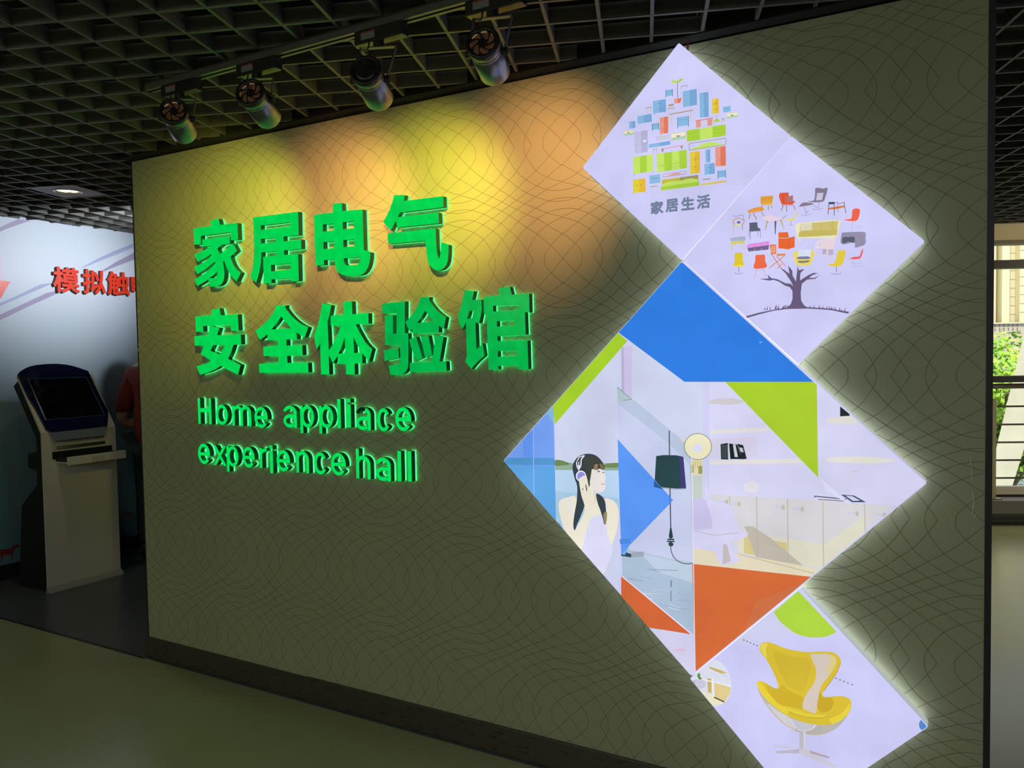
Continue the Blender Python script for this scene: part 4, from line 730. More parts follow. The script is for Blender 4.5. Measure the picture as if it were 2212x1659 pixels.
for (bx, by), (au, az), dd, lc, en, lab, ua, vent in SPOTS:
    ub, zb = hd(bx, by, dd); B = WP(ub, dd, zb); A = WP(au, 0, az); d = (A-B).normalized()
    root = thing('track_spotlight', lab, 'spotlight', WP(ua+.04, DT, ZTR-.024), 'spotlights on the ceiling track')
    # adapter box under the rail
    bevel(MB().wbox(ua-.055, ua+.115, DT-.017, DT+.017, ZTR-.062, ZTR-.0245).build('driver_box', M_black, root), .002); dbx = [c_ for c_ in bpy.data.objects if c_.parent == root and c_.name.startswith('driver_box')][0]
    MB().wbox(ua-.03, ua+.02, DT+.0172, DT+.0178, ZTR-.052, ZTR-.030).build('sticker', M_sticker, dbx)
    MB().wbox(ua-.03, ua+.02, DT+.0179, DT+.0183, ZTR-.034, ZTR-.030).build('sticker_band', M_red, dbx)
    # swivel below the box
    Sx = WP(ua+.02, DT, ZTR-.062)
    MB().tube([Sx, Sx+Vector((0, 0, -.012))], .016, 14).build('swivel', M_black, root)
    R = .0335; L = .135
    side = d.cross(Vector((0, 0, 1))).normalized(); upv = side.cross(d).normalized()
    # head profile from back to front
    prof = [(.000, .0290), (.004, .0335), (.016, .0335), (.018, .0330), (.022, .0330), (.023, .0322), (.027, .0322), (.028, .0330), (.032, .0330), (.033, .0322), (.037, .0322), (.038, .0330), (L-.004, .0330), (L, .0315), (L-.001, .0285), (L-.02, .0270)]
    KR = 1.26
    def lathe(mb, pr, seg=40):
        k = len(mb.v)
        for t, r in pr:
            for j in range(seg):
                g = 2*math.pi*j/seg; mb.v.append(B+d*t+(side*math.cos(g)+upv*math.sin(g))*r*KR)
        for i in range(len(pr)-1):
            for j in range(seg): mb.f.append((k+i*seg+j, k+i*seg+(j+1) % seg, k+(i+1)*seg+(j+1) % seg, k+(i+1)*seg+j))
        return mb
    lathe(MB(), prof[2:]).build('lamp_body', M_silver, root, smooth=True)
    lathe(MB(), [(.017, .0334), (.010, .0352), (-.002, .0352), (-.005, .0335), (-.005, .0285), (-.001, .0275)]).build('back_ring', M_black, root, smooth=True)
    capm = MB(); seg = 7
    if vent:
        for q in range(seg):                       # curved vanes with openings between them
            poly = []
            for s_ in (0, 1):
                ts = [i/6 for i in range(7)]
                if s_: ts = ts[::-1]
                for t in ts:
                    rr = .007+.0205*t; g = 2*math.pi*(q+(.52 if s_ else 0))/seg+t*.9+(.25*math.sin(math.pi*t) if not s_ else -.10*math.sin(math.pi*t)); poly.append(B+d*.000+(side*math.cos(g)+upv*math.sin(g))*rr*KR)
            capm.prism(poly, d*.003)
        lathe(capm, [(-.001, .0001), (-.002, .009), (.003, .0095)], 20); lathe(capm, [(0, .0255), (.003, .0290)], 30)
        MB().add([B+d*.010+(side*math.cos(g)+upv*math.sin(g))*.027*KR for g in [2*math.pi*i/24 for i in range(24)]], [tuple(range(24))]).build('lamp_interior', M_inner, root)
    else:
        lathe(capm, [(-.003, .0001), (-.003, .020), (-.001, .0230), (-.001, .0285)], 30)
    capm.build('back_cap', M_black, root)
    MB().add([B+d*(L-.02)+(side*math.cos(g)+upv*math.sin(g))*.0268*KR for g in [2*math.pi*i/24 for i in range(24)]], [tuple(range(24))]).build('lens', M_lens, root)
    # yoke: two flat arms from a cross bar under the swivel to the pivots on the head
    C0 = B+d*.045; top = Sx+Vector((0, 0, -.014)); hs = Vector((side.x, side.y, 0)).normalized()
    if True:
        t0 = top
        MB().fbox(t0, hs, hs.cross(Vector((0,0,1))), Vector((0,0,1)), -.052, .052, -.008, .008, -.002, .0005).build('yoke_bar', M_bracket, root)
        for sg in (-1, 1):
            pa = t0+hs*(.052*sg); pb = C0+side*(.0475*sg)+Vector((0, 0, .006)); ax = (pb-pa); Ln = ax.length; ax.normalize(); wd_ = ax.cross(hs).normalized()
            MB().fbox(pa, ax, wd_, hs, 0, Ln, -.007, .007, -.001, .001).build('yoke_arm', M_bracket, root)
            MB().tube([C0+side*(.0412*sg), C0+side*(.055*sg)], .0095, 12).build('pivot_knob', M_black, root)
    # supply cable
    q0 = WP(ua-.0, DT+.016, ZTR-.055); q3 = B-d*.003+upv*.004
    pts = [q0, q0+Vector((0, 0, -.03))+N_*.01, (q0+q3)/2+N_*.02-hs*.012+Vector((0,0,.004)), q3-d*.03+Vector((0, 0, .008)), q3]
    MB().tube([Vector(p) for p in catmull([tuple(p) for p in pts], 5)], .0024, 6).build('cable', M_black, root, smooth=True)
    add_light('spot_lamp', 'SPOT', B+d*(L+.004), en, lc, aim=A, spot_size=math.radians(71), spot_blend=1.0, shadow_soft_size=.022)

# ---------------------------------------------------------------- left: mural wall, red characters, downlight, kiosk, person
def UP_(d, z, du=0.0): return WP(U0+du, d, z)
M_pur = mat('mural_purple_print', (.34, .30, .46), .55); M_pur2 = mat('mural_blue_print', (.36, .40, .60), .55)
M_redp = mat('mural_red_print', (.22, .03, .02), .55)
def mural(name, m, px, o=(0, 440), k=5.53, du=.0006):
    P = [hu(o[0]+x/k, o[1]+y/k, U0+du) for x, y in px]
    t = tessellate_polygon([[Vector((a_[0], a_[1], 0)) for a_ in P]])
    return obj(name, [WP(U0+du, a_[0], a_[1]) for a_ in P], t, m, wl)
mural('printed_stripe', M_pur, [(-40,305),(120,225),(215,185),(370,200),(120,285),(-40,350)])
mural('printed_stripe', M_pur2, [(950,775),(1150,665),(1350,570),(1590,475),(1590,525),(1360,620),(1180,690),(1000,762)])
mural('printed_stripe', M_pur, [(1200,812),(1380,700),(1600,585),(1605,665),(1400,745),(1250,806)])
mural('printed_stripe', M_pur2, [(-40,1205),(200,1100),(480,965),(640,945),(300,1095),(-40,1240)])
mural('printed_stripe', M_pur, [(-40,1345),(250,1210),(560,1065),(680,1040),(660,1085),(360,1220),(-40,1410)])
mural('printed_grass', M_redp, [(632,1028),(640,1010),(642,1022),(650,998),(652,1020),(660,1005),(664,1020),(672,1008),(678,1025),(700,1020),(700,1034),(632,1034)], (0,740), 2.441)
mural('printed_arrow', M_redp, [(632,895),(650,902),(676,895),(700,905),(700,912),(676,904),(650,908),(632,900)], (0,740), 2.441)
mural('printed_deer', M_redp, [(-60,420),(20,415),(180,400),(270,375),(330,310),(390,280),(450,290),(500,320),(440,360),(370,370),(330,440),(300,520),(310,640),(290,640),(260,540),(120,540),(60,600),(60,700),(35,700),(20,560),(-60,540)], (0,1150), 11.06)
mural('printed_meadow', mat('mural_dark_print', (.06,.05,.04), .6), [(-100,800),(200,760),(520,700),(620,1100),(-100,1180)], (0,1150), 11.06)
tag(MB().wbox(U0, U0+.012, -3.9, 3.0, 0, .10).build('baseboard_left', M_trim), kind='structure')
# red raised characters
M_rface = mat('red_acrylic_face', (.78, .045, .015), .35, coat=.3); M_rside = mat('red_letter_side', (.10, .012, .012), .45)
HR4 = [('模', 165, 757, 182, 760, 'leftmost of the row, brightest lit'), ('拟', 830, 1350, 232, 790, 'second from the left'), ('触', 1400, 1898, 285, 822, 'third from the left'), ('电', 1935, 2500, 345, 850, 'partly hidden by the green partition edge')]
for ch, x0, x1, y0, y1, desc in HR4:
    o = (100, 560); k = 10.533; du = .028; xm, ym = (x0+x1)/2, (y0+y1)/2; h = lambda x, y: hu(o[0]+x/k, o[1]+y/k, U0+du)
    V, F = fit(ch, h(x0, ym)[0], h(x1, ym)[0], h(xm, y1)[1], h(xm, y0)[1], .028)
    root = thing('wall_letter', f'raised red Chinese character {ch} on the pale blue wall, {desc}', 'letter', WP(U0, sum(v[0] for v in V)/len(V), min(v[1] for v in V)), 'red characters on the blue wall')
    f_ = lambda a_, x_, b_: WP(U0+x_, a_, b_)
    solid(f_, V, F, .0005, .0275, 'letter_side', M_rside, root)
    obj('letter_face', [WP(U0+.028, p[0], p[1]) for p in V], F, M_rface, root)
P = [hu(x/5.53, 440+y/5.53, U0+.012) for x, y in ((-330,640),(2,640),(2,915),(125,930),(-10,1160),(-330,1420))]
ar = MB().prism([WP(U0+.012, p[0], p[1]) for p in P], W_*-.0115).build('wall_sign', M_rface, root=WP(U0, P[3][0], P[3][1]))
tag(ar, 'red arrow shaped sign on the pale blue wall, at the left edge', 'sign')
# recessed downlight
DC = hit(147, 413, Vector((0, 0, HC-.004)), Vector((0, 0, 1)))
dl = thing('recessed_downlight', 'round bright downlight set in a square plate in the grid ceiling', 'ceiling light', DC)
mb = MB(); rs = [.062, .070, .072]; k = 36
ringv = lambda r, z: [DC+Vector((math.cos(2*math.pi*i/k)*r, math.sin(2*math.pi*i/k)*r, z)) for i in range(k)]
v = ringv(.076, -.004)+ringv(.066, -.006)+ringv(.062, .03)
mb.add(v, [(i, (i+1) % k, k+(i+1) % k, k+i) for i in range(k)]+[(k+i, k+(i+1) % k, 2*k+(i+1) % k, 2*k+i) for i in range(k)]); mb.build('trim_ring', mat('downlight_ring', (.5,.45,.35), .3, metal=.5), dl, smooth=True)
MB().add(ringv(.062, .004), [tuple(range(k))]).build('lamp_disc', mat('downlight_disc', (.9,.85,.7), .5, emis=(1, .90, .62), estr=5), dl)
sq = [DC+DJ*(sx*.15)+DI*(sy*.15)+Vector((0,0,-.002)) for sx, sy in ((-1,-1),(1,-1),(1,1),(-1,1))]
ci = ringv(.076, -.002)
tt = tessellate_polygon([sq, ci]); obj('mounting_plate', sq+ci, [tuple(t) for t in tt], M_slat, dl)
add_light('downlight_lamp', 'SPOT', DC+Vector((0, 0, -.01)), 9, (1, .92, .74), aim=DC+Vector((0, 0, -2)), spot_size=math.radians(110), spot_blend=1, shadow_soft_size=.05)

# kiosk
M_kp = mat('kiosk_panel_beige', (.66, .64, .54), .42, noise=.03, nscale=6); M_kd = mat('kiosk_body_black', (.010, .013, .014), .6, noise=.2, nscale=60)
M_kb = mat('kiosk_bezel_blue', (.005, .010, .050), .14, coat=.3); M_ks = mat('kiosk_screen', (.004, .005, .005), .06); M_kg = mat('kiosk_silver_lip', (.20, .24, .32), .3, metal=.3)
UF = -1.52; K0, K1 = .375, .87
kr = thing('touch_screen_kiosk', 'beige information kiosk with blue screen surround and pulled-out keyboard tray, by the blue wall', 'kiosk', WP(-1.68, -(K0+K1)/2, 0))
def kp(prof, v0, v1): return MB().prism([WP(u, -v0, z) for u, z in prof], N_*-(v1-v0))
kp([(UF-.012, 0.0), (UF-.012, 1.0), (-1.765, 1.345), (-1.835, 1.30), (-1.61, .985), (-1.60, .89), (-1.70, .875), (-1.71, .785), (-1.61, .765), (-1.62, .675), (-1.80, .53), (-1.87, .0)], K0+.012, K1-.012).build('rear_housing', M_kd, kr)
T0 = Vector((0, 0, 0)); zk = 1.01; tz = 1.365; tu = UF-.245
front = kp([(UF, .035), (UF, zk), (tu, tz), (tu-.014, tz-.004), (UF-.013, zk-.004), (UF-.013, .035)], K0, K1).build('front_panel', M_kp, kr)
kp([(UF+.001, .0), (UF+.028, .0), (UF+.022, .012), (UF+.001, .036), (UF-.012, .036), (UF-.012, 0)], K0-.005, K1+.005).build('foot_plate', mat('kiosk_foot_grey', (.34,.35,.33), .4), kr)
tp = WP(UF, 0, zk); td = (WP(tu, 0, tz)-tp).normalized(); tn = td.cross(N_).normalized()
if tn.dot(W_) < 0: tn = -tn
def tilt(px, py, off): return hit(px, py, tp+tn*off, tn)
kc = lambda x, y, off: tilt(x/2.441, 740+y/2.441, off)
bez = [(95,165)]+[tuple(q) for q in catmull([(95,160),(160,125),(270,112),(370,120),(465,150)], 5)[1:]]+[(500,225),(570,360),(565,440),(275,472),(245,455),(190,350),(150,285)]
f0 = [kc(x, y, .016) for x, y in bez]; bzl = MB().prism(f0, tn*-.016).build('screen_bezel', M_kb, kr)
sc_ = [(148,192),(455,182),(552,382),(242,408)]; MB().prism([kc(x, y, .0175) for x, y in sc_], tn*-.003).build('screen', M_ks, bzl)
fr = MB()
for (a_, b_) in zip(sc_, sc_[1:]+sc_[:1]): fr.tube([kc(*a_, .018), kc(*b_, .018)], .0028, 6)
fr.build('screen_frame', mat('kiosk_screen_edge', (.05,.07,.18), .2), bzl)
MB().prism([kc(x, y, .012) for x, y in ((262,472),(565,441),(550,490),(298,518))], tn*-.012).build('chin_lip', M_kg, kr)
fz = lambda x, y, u: (lambda t: WP(u, t[0], t[1]))(hu(x/2.441, 740+y/2.441, u))
MB().tube([fz(300,556,UF+.002), fz(550,526,UF+.002)], .011, 10).build('slot_bar', mat('kiosk_slot', (.16,.15,.12), .35, metal=.4), kr, smooth=True)
MB().wbox(UF-.004, UF+.0015, -(K1-.03), -(K0+.06), .838, .885).build('tray_opening', M_kd, kr)
tray = bevel(MB().wbox(UF+.002, UF+.140, -.835, -.462, .812, .822).wbox(UF+.128, UF+.142, -.845, -.452, .805, .857).build('keyboard_tray', M_kp, kr), .0015)
kbd = MB().wbox(UF+.004, UF+.120, -.825, -.470, .8225, .838).build('keyboard', M_kd, kr)
ky = MB()
for i in range(4):
    for j in range(14): ky.wbox(UF+.020+i*.021, UF+.036+i*.021, -.812+j*.019, -.797+j*.019, .8382, .8425)
tag(ky.build('keys', mat('key_dark', (.06,.06,.06), .5), kbd), kind='stuff')
MB().tube([WP(UF+.06, -.52, .838), WP(UF+.06, -.52, .846)], .018, 16).build('trackball_ring', mat('trackball_ring', (.3,.3,.28), .3), kbd)
MB().wbox(UF+.1425, UF+.149, -.69, -.61, .818, .845).build('tray_handle', mat('kiosk_handle', (.52,.50,.44), .35), tray)
for vv in (.462, .825): MB().wbox(UF+.0, UF+.126, -vv-.006, -vv+.006, .826, .850).build('tray_runner', M_kd, kr)

# person beside the kiosk, mostly behind the partition
def skin(name, joints, links, m, parent, levels=1):
    me = bpy.data.meshes.new(name); me.from_pydata([tuple(j[0]) for j in joints], links, [])
    o = bpy.data.objects.new(name, me); COL.objects.link(o)
    sk = o.modifiers.new('s', 'SKIN'); sk.use_smooth_shade = True
    ly = me.skin_vertices[0].data if me.skin_vertices else None
    if ly is None:
        bm = bmesh.new(); bm.from_mesh(me); bm.verts.layers.skin.verify(); bm.to_mesh(me); bm.free(); ly = me.skin_vertices[0].data
    for i, j in enumerate(joints):
        r = j[1]; ly[i].radius = r if isinstance(r, tuple) else (r, r)
        ly[i].use_root = (i == 0)
    o.modifiers.new('d', 'SUBSURF').levels = levels
    dg = bpy.context.evaluated_depsgraph_get(); m2 = bpy.data.meshes.new_from_object(o.evaluated_get(dg)); bpy.data.objects.remove(o); bpy.data.meshes.remove(me)
    m2.name = name; m2.materials.clear(); m2.materials.append(m)
    for f in m2.polygons: f.use_smooth = True
    q = bpy.data.objects.new(name, m2); COL.objects.link(q); q.parent = parent; return q
PB = hit(343, 1213, Vector((0, 0, 0)), Vector((0, 0, 1))); PB = Vector((PB.x, PB.y, 0))
pr = thing('person', 'person in red short-sleeved shirt and dark trousers standing by the kiosk, head hidden', 'person', PB, None)
fw = Vector((.40, .92, 0)).normalized(); lf = Vector((-fw.y, fw.x, 0))        # facing away; lf = viewer's left
def J(l, f, z): return lf*l+fw*f+Vector((0, 0, z))
M_skin = mat('skin', (.42, .26, .17), .5); M_shirt = mat('red_polo_cloth', (.19, .020, .012), .85, bump=.2, bscale=90); M_trou = mat('dark_trousers_cloth', (.022, .034, .036), .9); M_hair = mat('black_hair', (.012, .010, .010), .5); M_shoe = mat('black_shoe', (.012, .012, .012), .4)
bj = [(J(0,0,.98), (.13,.09)), (J(0,.01,1.18), (.12,.085)), (J(0,0,1.36), (.13,.085)), (J(0,.0,1.46), .055), (J(0,.02,1.53), .052), (J(0,.03,1.60), (.070,.085)), (J(0,.03,1.67), (.068,.08)), (J(0,.025,1.71), .045),
      (J(.16,0,1.375), .055), (J(.285,-.04,1.00), .045), (J(.19,.17,.97), .036), (J(.12,.24,.99), .026),
      (J(-.16,0,1.375), .055), (J(-.25,-.02,1.02), .043), (J(-.18,.18,.99), .034), (J(-.13,.25,1.01), .026),
      (J(.085,0,.90), .085), (J(.095,.01,.50), .055), (J(.10,0,.09), .040), (J(.105,.10,.035), .034),
      (J(-.085,0,.90), .085), (J(-.095,.02,.50), .055), (J(-.10,0,.09), .040), (J(-.105,.10,.035), .034)]
bl = [(0,1),(1,2),(2,3),(3,4),(4,5),(5,6),(6,7),(2,8),(8,9),(9,10),(10,11),(2,12),(12,13),(13,14),(14,15),(0,16),(16,17),(17,18),(18,19),(0,20),(20,21),(21,22),(22,23)]
skin('body', bj, bl, M_skin, pr)
for sg in (1, -1):                                    # hands: palm with five fingers reaching forward
    wj = J(.12, .24, .99) if sg > 0 else J(-.13, .25, 1.01)
    hd_ = [(wj, .024), (wj+fw*.06-lf*.01*sg, (.036,.016))]; hl = [(0, 1)]
    for q in range(4):
        b_ = len(hd_); off = lf*((q-1.5)*.017); tip = [.062, .074, .070, .054][q]
        hd_ += [(wj+fw*.085+off, .0095), (wj+fw*(.085+tip*.55)+off+Vector((0,0,-.008)), .0085), (wj+fw*(.085+tip*.85)+off+Vector((0,0,-.026)), .0075)]; hl += [(1, b_), (b_, b_+1), (b_+1, b_+2)]
    b_ = len(hd_); hd_ += [(wj+fw*.045-lf*.034*sg+Vector((0,0,-.008)), .011), (wj+fw*.085-lf*.045*sg+Vector((0,0,-.018)), .009)]; hl += [(0, b_), (b_, b_+1)]
    skin('hand', hd_, hl, M_skin, pr)
sj = [(J(0,0,.83), (.165,.125)), (J(0,.0,.97), (.160,.120)), (J(0,.01,1.12), (.155,.115)), (J(0,.01,1.26), (.155,.112)), (J(0,0,1.37), (.135,.095)), (J(0,.005,1.43), .070), (J(.165,0,1.355), .073), (J(.245,-.02,1.16), .070), (J(.275,-.035,1.05), .066), (J(-.165,0,1.355), .073), (J(-.225,-.02,1.16), .068), (J(-.243,-.02,1.06), .064)]
skin('shirt', sj, [(0,1),(1,2),(2,3),(3,4),(4,5),(4,6),(6,7),(7,8),(4,9),(9,10),(10,11)], M_shirt, pr)
MB().tube([PB+J(0,.006,1.435), PB+J(0,.010,1.475)], [.072, .066], 18, caps=False).build('shirt_collar', mat('collar_navy', (.02,.03,.07), .8), pr, smooth=True)
tj = [(J(0,0,.95), (.150,.115)), (J(.088,0,.86), .100), (J(.098,.01,.50), .078), (J(.102,0,.10), .072), (J(-.088,0,.86), .100), (J(-.098,.02,.50), .078), (J(-.102,0,.10), .072)]
skin('trousers', tj, [(0,1),(1,2),(2,3),(0,4),(4,5),(5,6)], M_trou, pr)
for sg in (1, -1): skin('shoe', [(J(.102*sg,-.05,.05), (.040,.045)), (J(.102*sg,.05,.045), (.042,.040)), (J(.104*sg,.14,.035), (.040,.028))], [(0,1),(1,2)], M_shoe, pr)
hm = MB(); n1, n2 = 20, 12
for a_ in range(n2+1):
    for b_ in range(n1):
        th = math.pi*.62*a_/n2; ph = 2*math.pi*b_/n1; back = .5+.5*math.cos(ph)
        r_ = 1.0 if a_ < n2 else .96
        hm.v.append(PB+J(0, .012, 1.668)+lf*(math.sin(th)*math.sin(ph)*.083*r_)-fw*(math.sin(th)*math.cos(ph)*.098*r_)+Vector((0, 0, math.cos(th)*(.098 if math.cos(th) > 0 else .098+.09*back)+.0)))
for a_ in range(n2):
    for b_ in range(n1): hm.f.append((a_*n1+b_, a_*n1+(b_+1) % n1, (a_+1)*n1+(b_+1) % n1, (a_+1)*n1+b_))
hm.build('hair', M_hair, pr, smooth=True)

# ---------------------------------------------------------------- right: window wall, railing, outside
def FP(px, py, off=0.0):                         # point of the window wall plane (off towards the viewer), as (a, z)
    X = hit(px, py, FQ+FN*off, FN); return ((X-FQ).dot(FA), X.z)
def fb(mb, a0, a1, n0, n1, z0, z1): return mb.fbox(FQ, FA, FN, Vector((0, 0, 1)), a0, a1, n0, n1, z0, z1)
zf = lambda y, off=0.0: FP(2170, y, off)[1]
A0, A1 = -1.4, 3.6
M_dark = mat('window_frame_dark', (.025, .022, .020), .4); M_steel = mat('stainless_tube', (.34, .29, .25), .25, metal=.8); M_sill = mat('sill_grey', (.16, .15, .14), .5)
M_post = mat('post_olive_metal', (.46, .43, .26), .35, metal=.3)
tag(fb(MB(), A0, A1, -.20, .0, zf(525), 3.1).build('wall_far', M_beige), kind='structure')
tag(fb(MB(), A0, A1, .001, .012, zf(525)-.002, zf(519)).build('trim_5', mat('soffit_brown', (.20,.16,.10), .7)), kind='structure')
tag(fb(MB(), A0, A1, -.20, .0, -.0, zf(1097)-.0).build('wall_far_low', mat('low_wall_beige', (.46,.42,.33), .8)), kind='structure')
tag(fb(MB(), A0, A1, -.32, .035, zf(1099), zf(1081)).build('trim_6', M_sill), kind='structure')
tag(MB().tube([FQ+FA*A0+FN*.02+Vector((0,0,zf(1119))), FQ+FA*A1+FN*.02+Vector((0,0,zf(1119)))], .008, 8).build('trim_7', mat('skirting_pipe', (.36,.33,.27), .5)), kind='structure')
wn = thing('window_1', None, None, FQ+FA*.3+Vector((0, 0, zf(1081)))); wn['kind'] = 'structure'
fb(MB(), A0, A1, -.16, -.06, zf(578), zf(560)).build('transom', M_dark, wn)
fb(MB(), A0, A1, -.16, -.06, zf(827), zf(813)).build('transom', M_dark, wn)
fb(MB(), A0, A1, -.16, -.10, zf(1073), zf(1056)).build('window_frame', mat('window_sill_white', (.62,.58,.48), .5), wn)
fb(MB(), A0, A1, -.16, -.10, zf(1081), zf(1073)).build('window_frame', M_dark, wn)
fb(MB(), A0, A0+.06, -.16, -.06, zf(1081), zf(525)).build('window_frame', M_dark, wn)
fb(MB(), A1-.06, A1, -.16, -.06, zf(1081), zf(525)).build('window_frame', M_dark, wn)
g = bpy.data.materials.new('window_glass'); g.use_nodes = True; nt = g.node_tree; nt.nodes.clear()
o_ = nt.nodes.new('ShaderNodeOutputMaterial'); mx = nt.nodes.new('ShaderNodeMixShader'); tb = nt.nodes.new('ShaderNodeBsdfTransparent'); gb = nt.nodes.new('ShaderNodeBsdfGlossy'); fn_ = nt.nodes.new('ShaderNodeFresnel')
gb.inputs['Roughness'].default_value = .02; fn_.inputs[0].default_value = 1.45; tb.inputs[0].default_value = (.94, .97, .95, 1)
nt.links.new(fn_.outputs[0], mx.inputs[0]); nt.links.new(tb.outputs[0], mx.inputs[1]); nt.links.new(gb.outputs[0], mx.inputs[2]); nt.links.new(mx.outputs[0], o_.inputs[0])
for z0, z1 in ((zf(560), zf(525)), (zf(813), zf(578)), (zf(1056), zf(827))): fb(MB(), A0+.06, A1-.06, -.118, -.112, z0, z1).build('window_pane', g, wn)
# railing in front of the glass
ro = .12
apx = lambda x, y=950: FP(x, y, ro)[0]; rz = lambda y: FP(2170, y, ro)[1]
rl = thing('railing', 'stainless handrail with square post and thin bars in front of the window', 'railing', FQ+FA*apx(2148)+FN*ro+Vector((0, 0, zf(1081))))
MB().tube([FQ+FN*ro+FA*(A0+.05)+Vector((0,0,rz(834))), FQ+FN*ro+FA*(A1-.05)+Vector((0,0,rz(834)))], .021, 14).build('handrail', M_steel, rl, smooth=True)
posts = [apx(2148), apx(2148)+1.25, apx(2148)-1.25, apx(2148)+2.5]
zb_ = rz(1077)
for p_ in posts:
    fb(MB(), p_-.020, p_+.008, ro-.014, ro+.014, zb_, rz(862)).build('post', M_post, rl)
    MB().tube([FQ+FN*ro+FA*(p_-.03)+Vector((0,0,rz(863))), FQ+FN*ro+FA*(p_-.03)+Vector((0,0,rz(838)))], .012, 10).build('neck', M_steel, rl)
    fb(MB(), p_-.046, p_-.0, ro-.012, ro+.012, rz(865), rz(862)).build('top_plate', M_post, rl)
    fb(MB(), p_-.05, p_+.05, ro-.03, ro+.03, zb_-.004, zb_+.004).build('base_plate', M_steel, rl)
for y in (878, 917, 955.5, 994, 1032.5): MB().tube([FQ+FN*ro+FA*(A0+.05)+Vector((0,0,rz(y))), FQ+FN*ro+FA*(A1-.05)+Vector((0,0,rz(y)))], .0075, 8).build('bar', M_steel, rl, smooth=True)
tag(fb(MB(), A0, A1, .035, .20, zb_-.012, zb_-.004).fbox(FQ, FA, FN, Vector((0,0,1)), A0, A1, .185, .20, zf(1099), zb_-.0121).build('trim_8', M_sill), kind='structure')
# leaning concrete fin outside
def far(px, py, y): X = hit(px, py, Vector((0, y, 0)), Vector((0, 1, 0))); return X
M_conc = mat('concrete_pale', (.52, .49, .42), .85, noise=.08, nscale=3, bump=.3, bscale=12)
q = [far(2219, 690, 9.2), far(2300, 690, 9.2), far(2168, 1110, 9.2), far(2118, 1110, 9.2)]
fin = MB().prism(q, Vector((.42, .62, 0))).build('concrete_fin', M_conc, root=q[3]); tag(fin, 'leaning pale concrete fin outside the window, behind the railing', 'concrete column')
# ground, tree and tower
gr = MB().fbox(Vector((0, 0, -6)), Vector((1,0,0)), Vector((0,1,0)), Vector((0,0,1)), -20, 120, 7.6, 160, -.2, 0).build('ground', mat('plaza_grey_paving', (.16, .19, .24), .8, noise=.2, nscale=.4)); tag(gr, kind='structure')
M_leaf = bpy.data.materials.new('tree_leaf'); M_leaf.use_nodes = True; nt = M_leaf.node_tree; b = nt.nodes['Principled BSDF']; b.inputs['Roughness'].default_value = .5
oi = nt.nodes.new('ShaderNodeTexCoord'); nn = nt.nodes.new('ShaderNodeTexNoise'); nn.inputs['Scale'].default_value = 2.2; cr = nt.nodes.new('ShaderNodeValToRGB')
cr.color_ramp.elements[0].position = .35; cr.color_ramp.elements[0].color = (.16, .34, .03, 1); cr.color_ramp.elements[1].position = .65; cr.color_ramp.elements[1].color = (.50, .72, .07, 1)
nt.links.new(oi.outputs['Object'], nn.inputs['Vector']); nt.links.new(nn.outputs[0], cr.inputs[0]); nt.links.new(cr.outputs[0], b.inputs['Base Color'])
def tree(c, r, h, n, label, seed):
    random.seed(seed)
    t = thing('leafy_tree', label, 'tree', Vector((c.x, c.y, -6)), 'trees outside the window')
    tw = MB().tube([Vector((c.x, c.y, -6)), Vector((c.x+.1, c.y, -4)), Vector((c.x, c.y+.1, c.z))], [.28, .2, .1], 8)
    for i in range(6):
        g_ = i*1.05; tw.tube([Vector((c.x, c.y, c.z-1.6)), c+Vector((math.cos(g_)*r*.6, math.sin(g_)*r*.6, h*.3))], [.08, .03], 5)
    tw.build('trunk', mat('bark', (.12, .09, .06), .9), t)
    mb = MB(); blobs = [(c+Vector((random.uniform(-.6, .6)*r, random.uniform(-.6, .6)*r, random.uniform(-.6, .62)*h)), r*random.uniform(.28, .48)) for _ in range(18)]
    for _ in range(n):
        bc, br = random.choice(blobs); d_ = Vector((random.gauss(0, 1), random.gauss(0, 1), random.gauss(0, 1))).normalized(); p = bc+d_*br*random.uniform(.75, 1.05)
        a_ = d_.orthogonal().normalized(); a_.rotate(Matrix.Rotation(random.uniform(0, 6.28), 3, d_)); a_ = (a_+Vector((0, 0, -.3))+d_*random.uniform(-.3,.5)).normalized(); b2 = d_.cross(a_).normalized(); L = random.uniform(.09, .15)
        mb.add([p, p+a_*L*.5+b2*L*.28, p+a_*L, p+a_*L*.5-b2*L*.28], [(0, 1, 2, 3)])
    tag(mb.build('foliage', M_leaf, t), kind='stuff')
TC = far(2168, 800, 15.5)
tree(Vector((TC.x, TC.y, TC.z-.9)), 2.1, 1.75, 16000, 'bright green leafy tree nearest the window, against the railing', 1)
tree(Vector((TC.x+4.6, TC.y+2.0, TC.z-.55)), 2.2, 1.6, 7000, 'green tree behind the leaning concrete fin, right edge of the window', 2)
tree(Vector((TC.x-4.6, TC.y+1.4, TC.z-1.2)), 2.1, 1.7, 5000, 'green tree left of the nearest one, mostly behind the partition', 4)
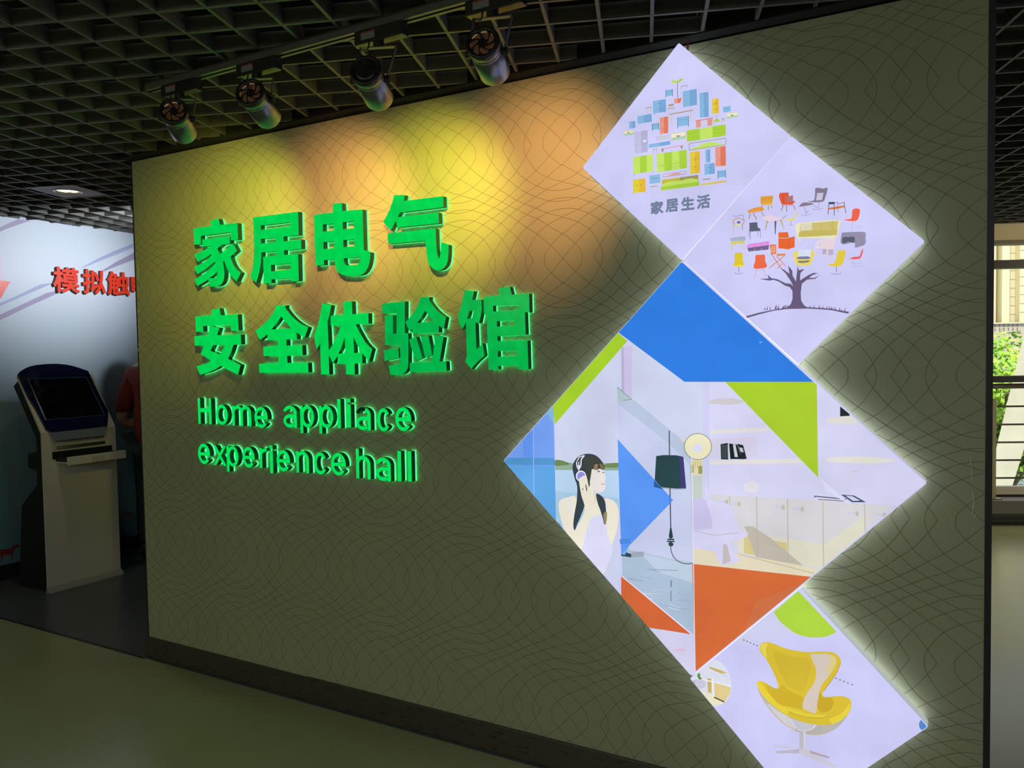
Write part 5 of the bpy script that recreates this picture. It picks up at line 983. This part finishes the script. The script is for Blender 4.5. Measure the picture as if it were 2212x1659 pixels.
# tower
YT = 90.0; M_tw = mat('tower_cream', (.84, .74, .44), .8, noise=.02, nscale=.2); M_tw2 = mat('tower_tan', (.60, .53, .38), .8); M_tw3 = mat('tower_podium', (.50, .42, .34), .85); M_win = mat('tower_glass', (.10, .13, .17), .2); M_jt = mat('tower_joint', (.40, .33, .22), .8)
tx = lambda px: far(px, 600, YT).x; tzz = lambda py: far(2170, py, YT).z
tw = thing('apartment_tower', 'tall cream apartment tower with vertical bays, seen through the window', 'building', Vector((tx(2170), YT, -6)))
def tb(mb, x0, x1, y0, y1, z0, z1): return mb.fbox(Vector((0, 0, 0)), Vector((1,0,0)), Vector((0,1,0)), Vector((0,0,1)), x0, x1, y0, y1, z0, z1)
tb(MB(), tx(2132)-6, tx(2260), YT+.8, YT+14, -6, 34).build('wall', M_tw, tw)
tb(MB(), tx(2125)-6, tx(2265), YT-1.0, YT+14, -6, tzz(697)).build('podium', M_tw3, tw)
tb(MB(), tx(2125)-6, tx(2265), YT-1.2, YT+.8, tzz(700), tzz(697)).build('cornice', M_tw2, tw)
for x0, x1, m_, dy in ((2143,2152,M_tw2,.35), (2162.5,2179,M_tw,.0), (2186,2196.5,M_tw2,.5), (2197,2240,M_tw,-.3)): tb(MB(), tx(x0), tx(x1), YT+dy-.2, YT+1, tzz(697), 34).build('bay', m_, tw)
for x0, x1 in ((2138.2,2141.8), (2154.5,2157)):
    for i in range(34):
        zc = tzz(697)+.3+i*.72; tb(MB(), tx(x0), tx(x1), YT+.72, YT+.82, zc, zc+.42).build('window', M_win, tw)
for i in range(24):
    zc = tzz(697)+.9+i*.98
    tb(MB(), tx(2186), tx(2196.4), YT+.28, YT+.32, zc, zc+.07).build('floor_line', M_jt, tw)
    tb(MB(), tx(2197.2), tx(2239), YT-.53, YT-.49, zc+.2, zc+.27).build('floor_line', M_jt, tw)
for x in (2161, 2180): tb(MB(), tx(x), tx(x+1), YT+.5, YT+.82, tzz(697), 34).build('pilaster', M_jt, tw)
for i in range(6):
    for j in range(2):
        x0 = 2138+i*9.5; z0 = tzz(710-j*9); tb(MB(), tx(x0), tx(x0+1.3), YT-1.06, YT-.98, z0-.22, z0+.10).build('window', M_win, tw)
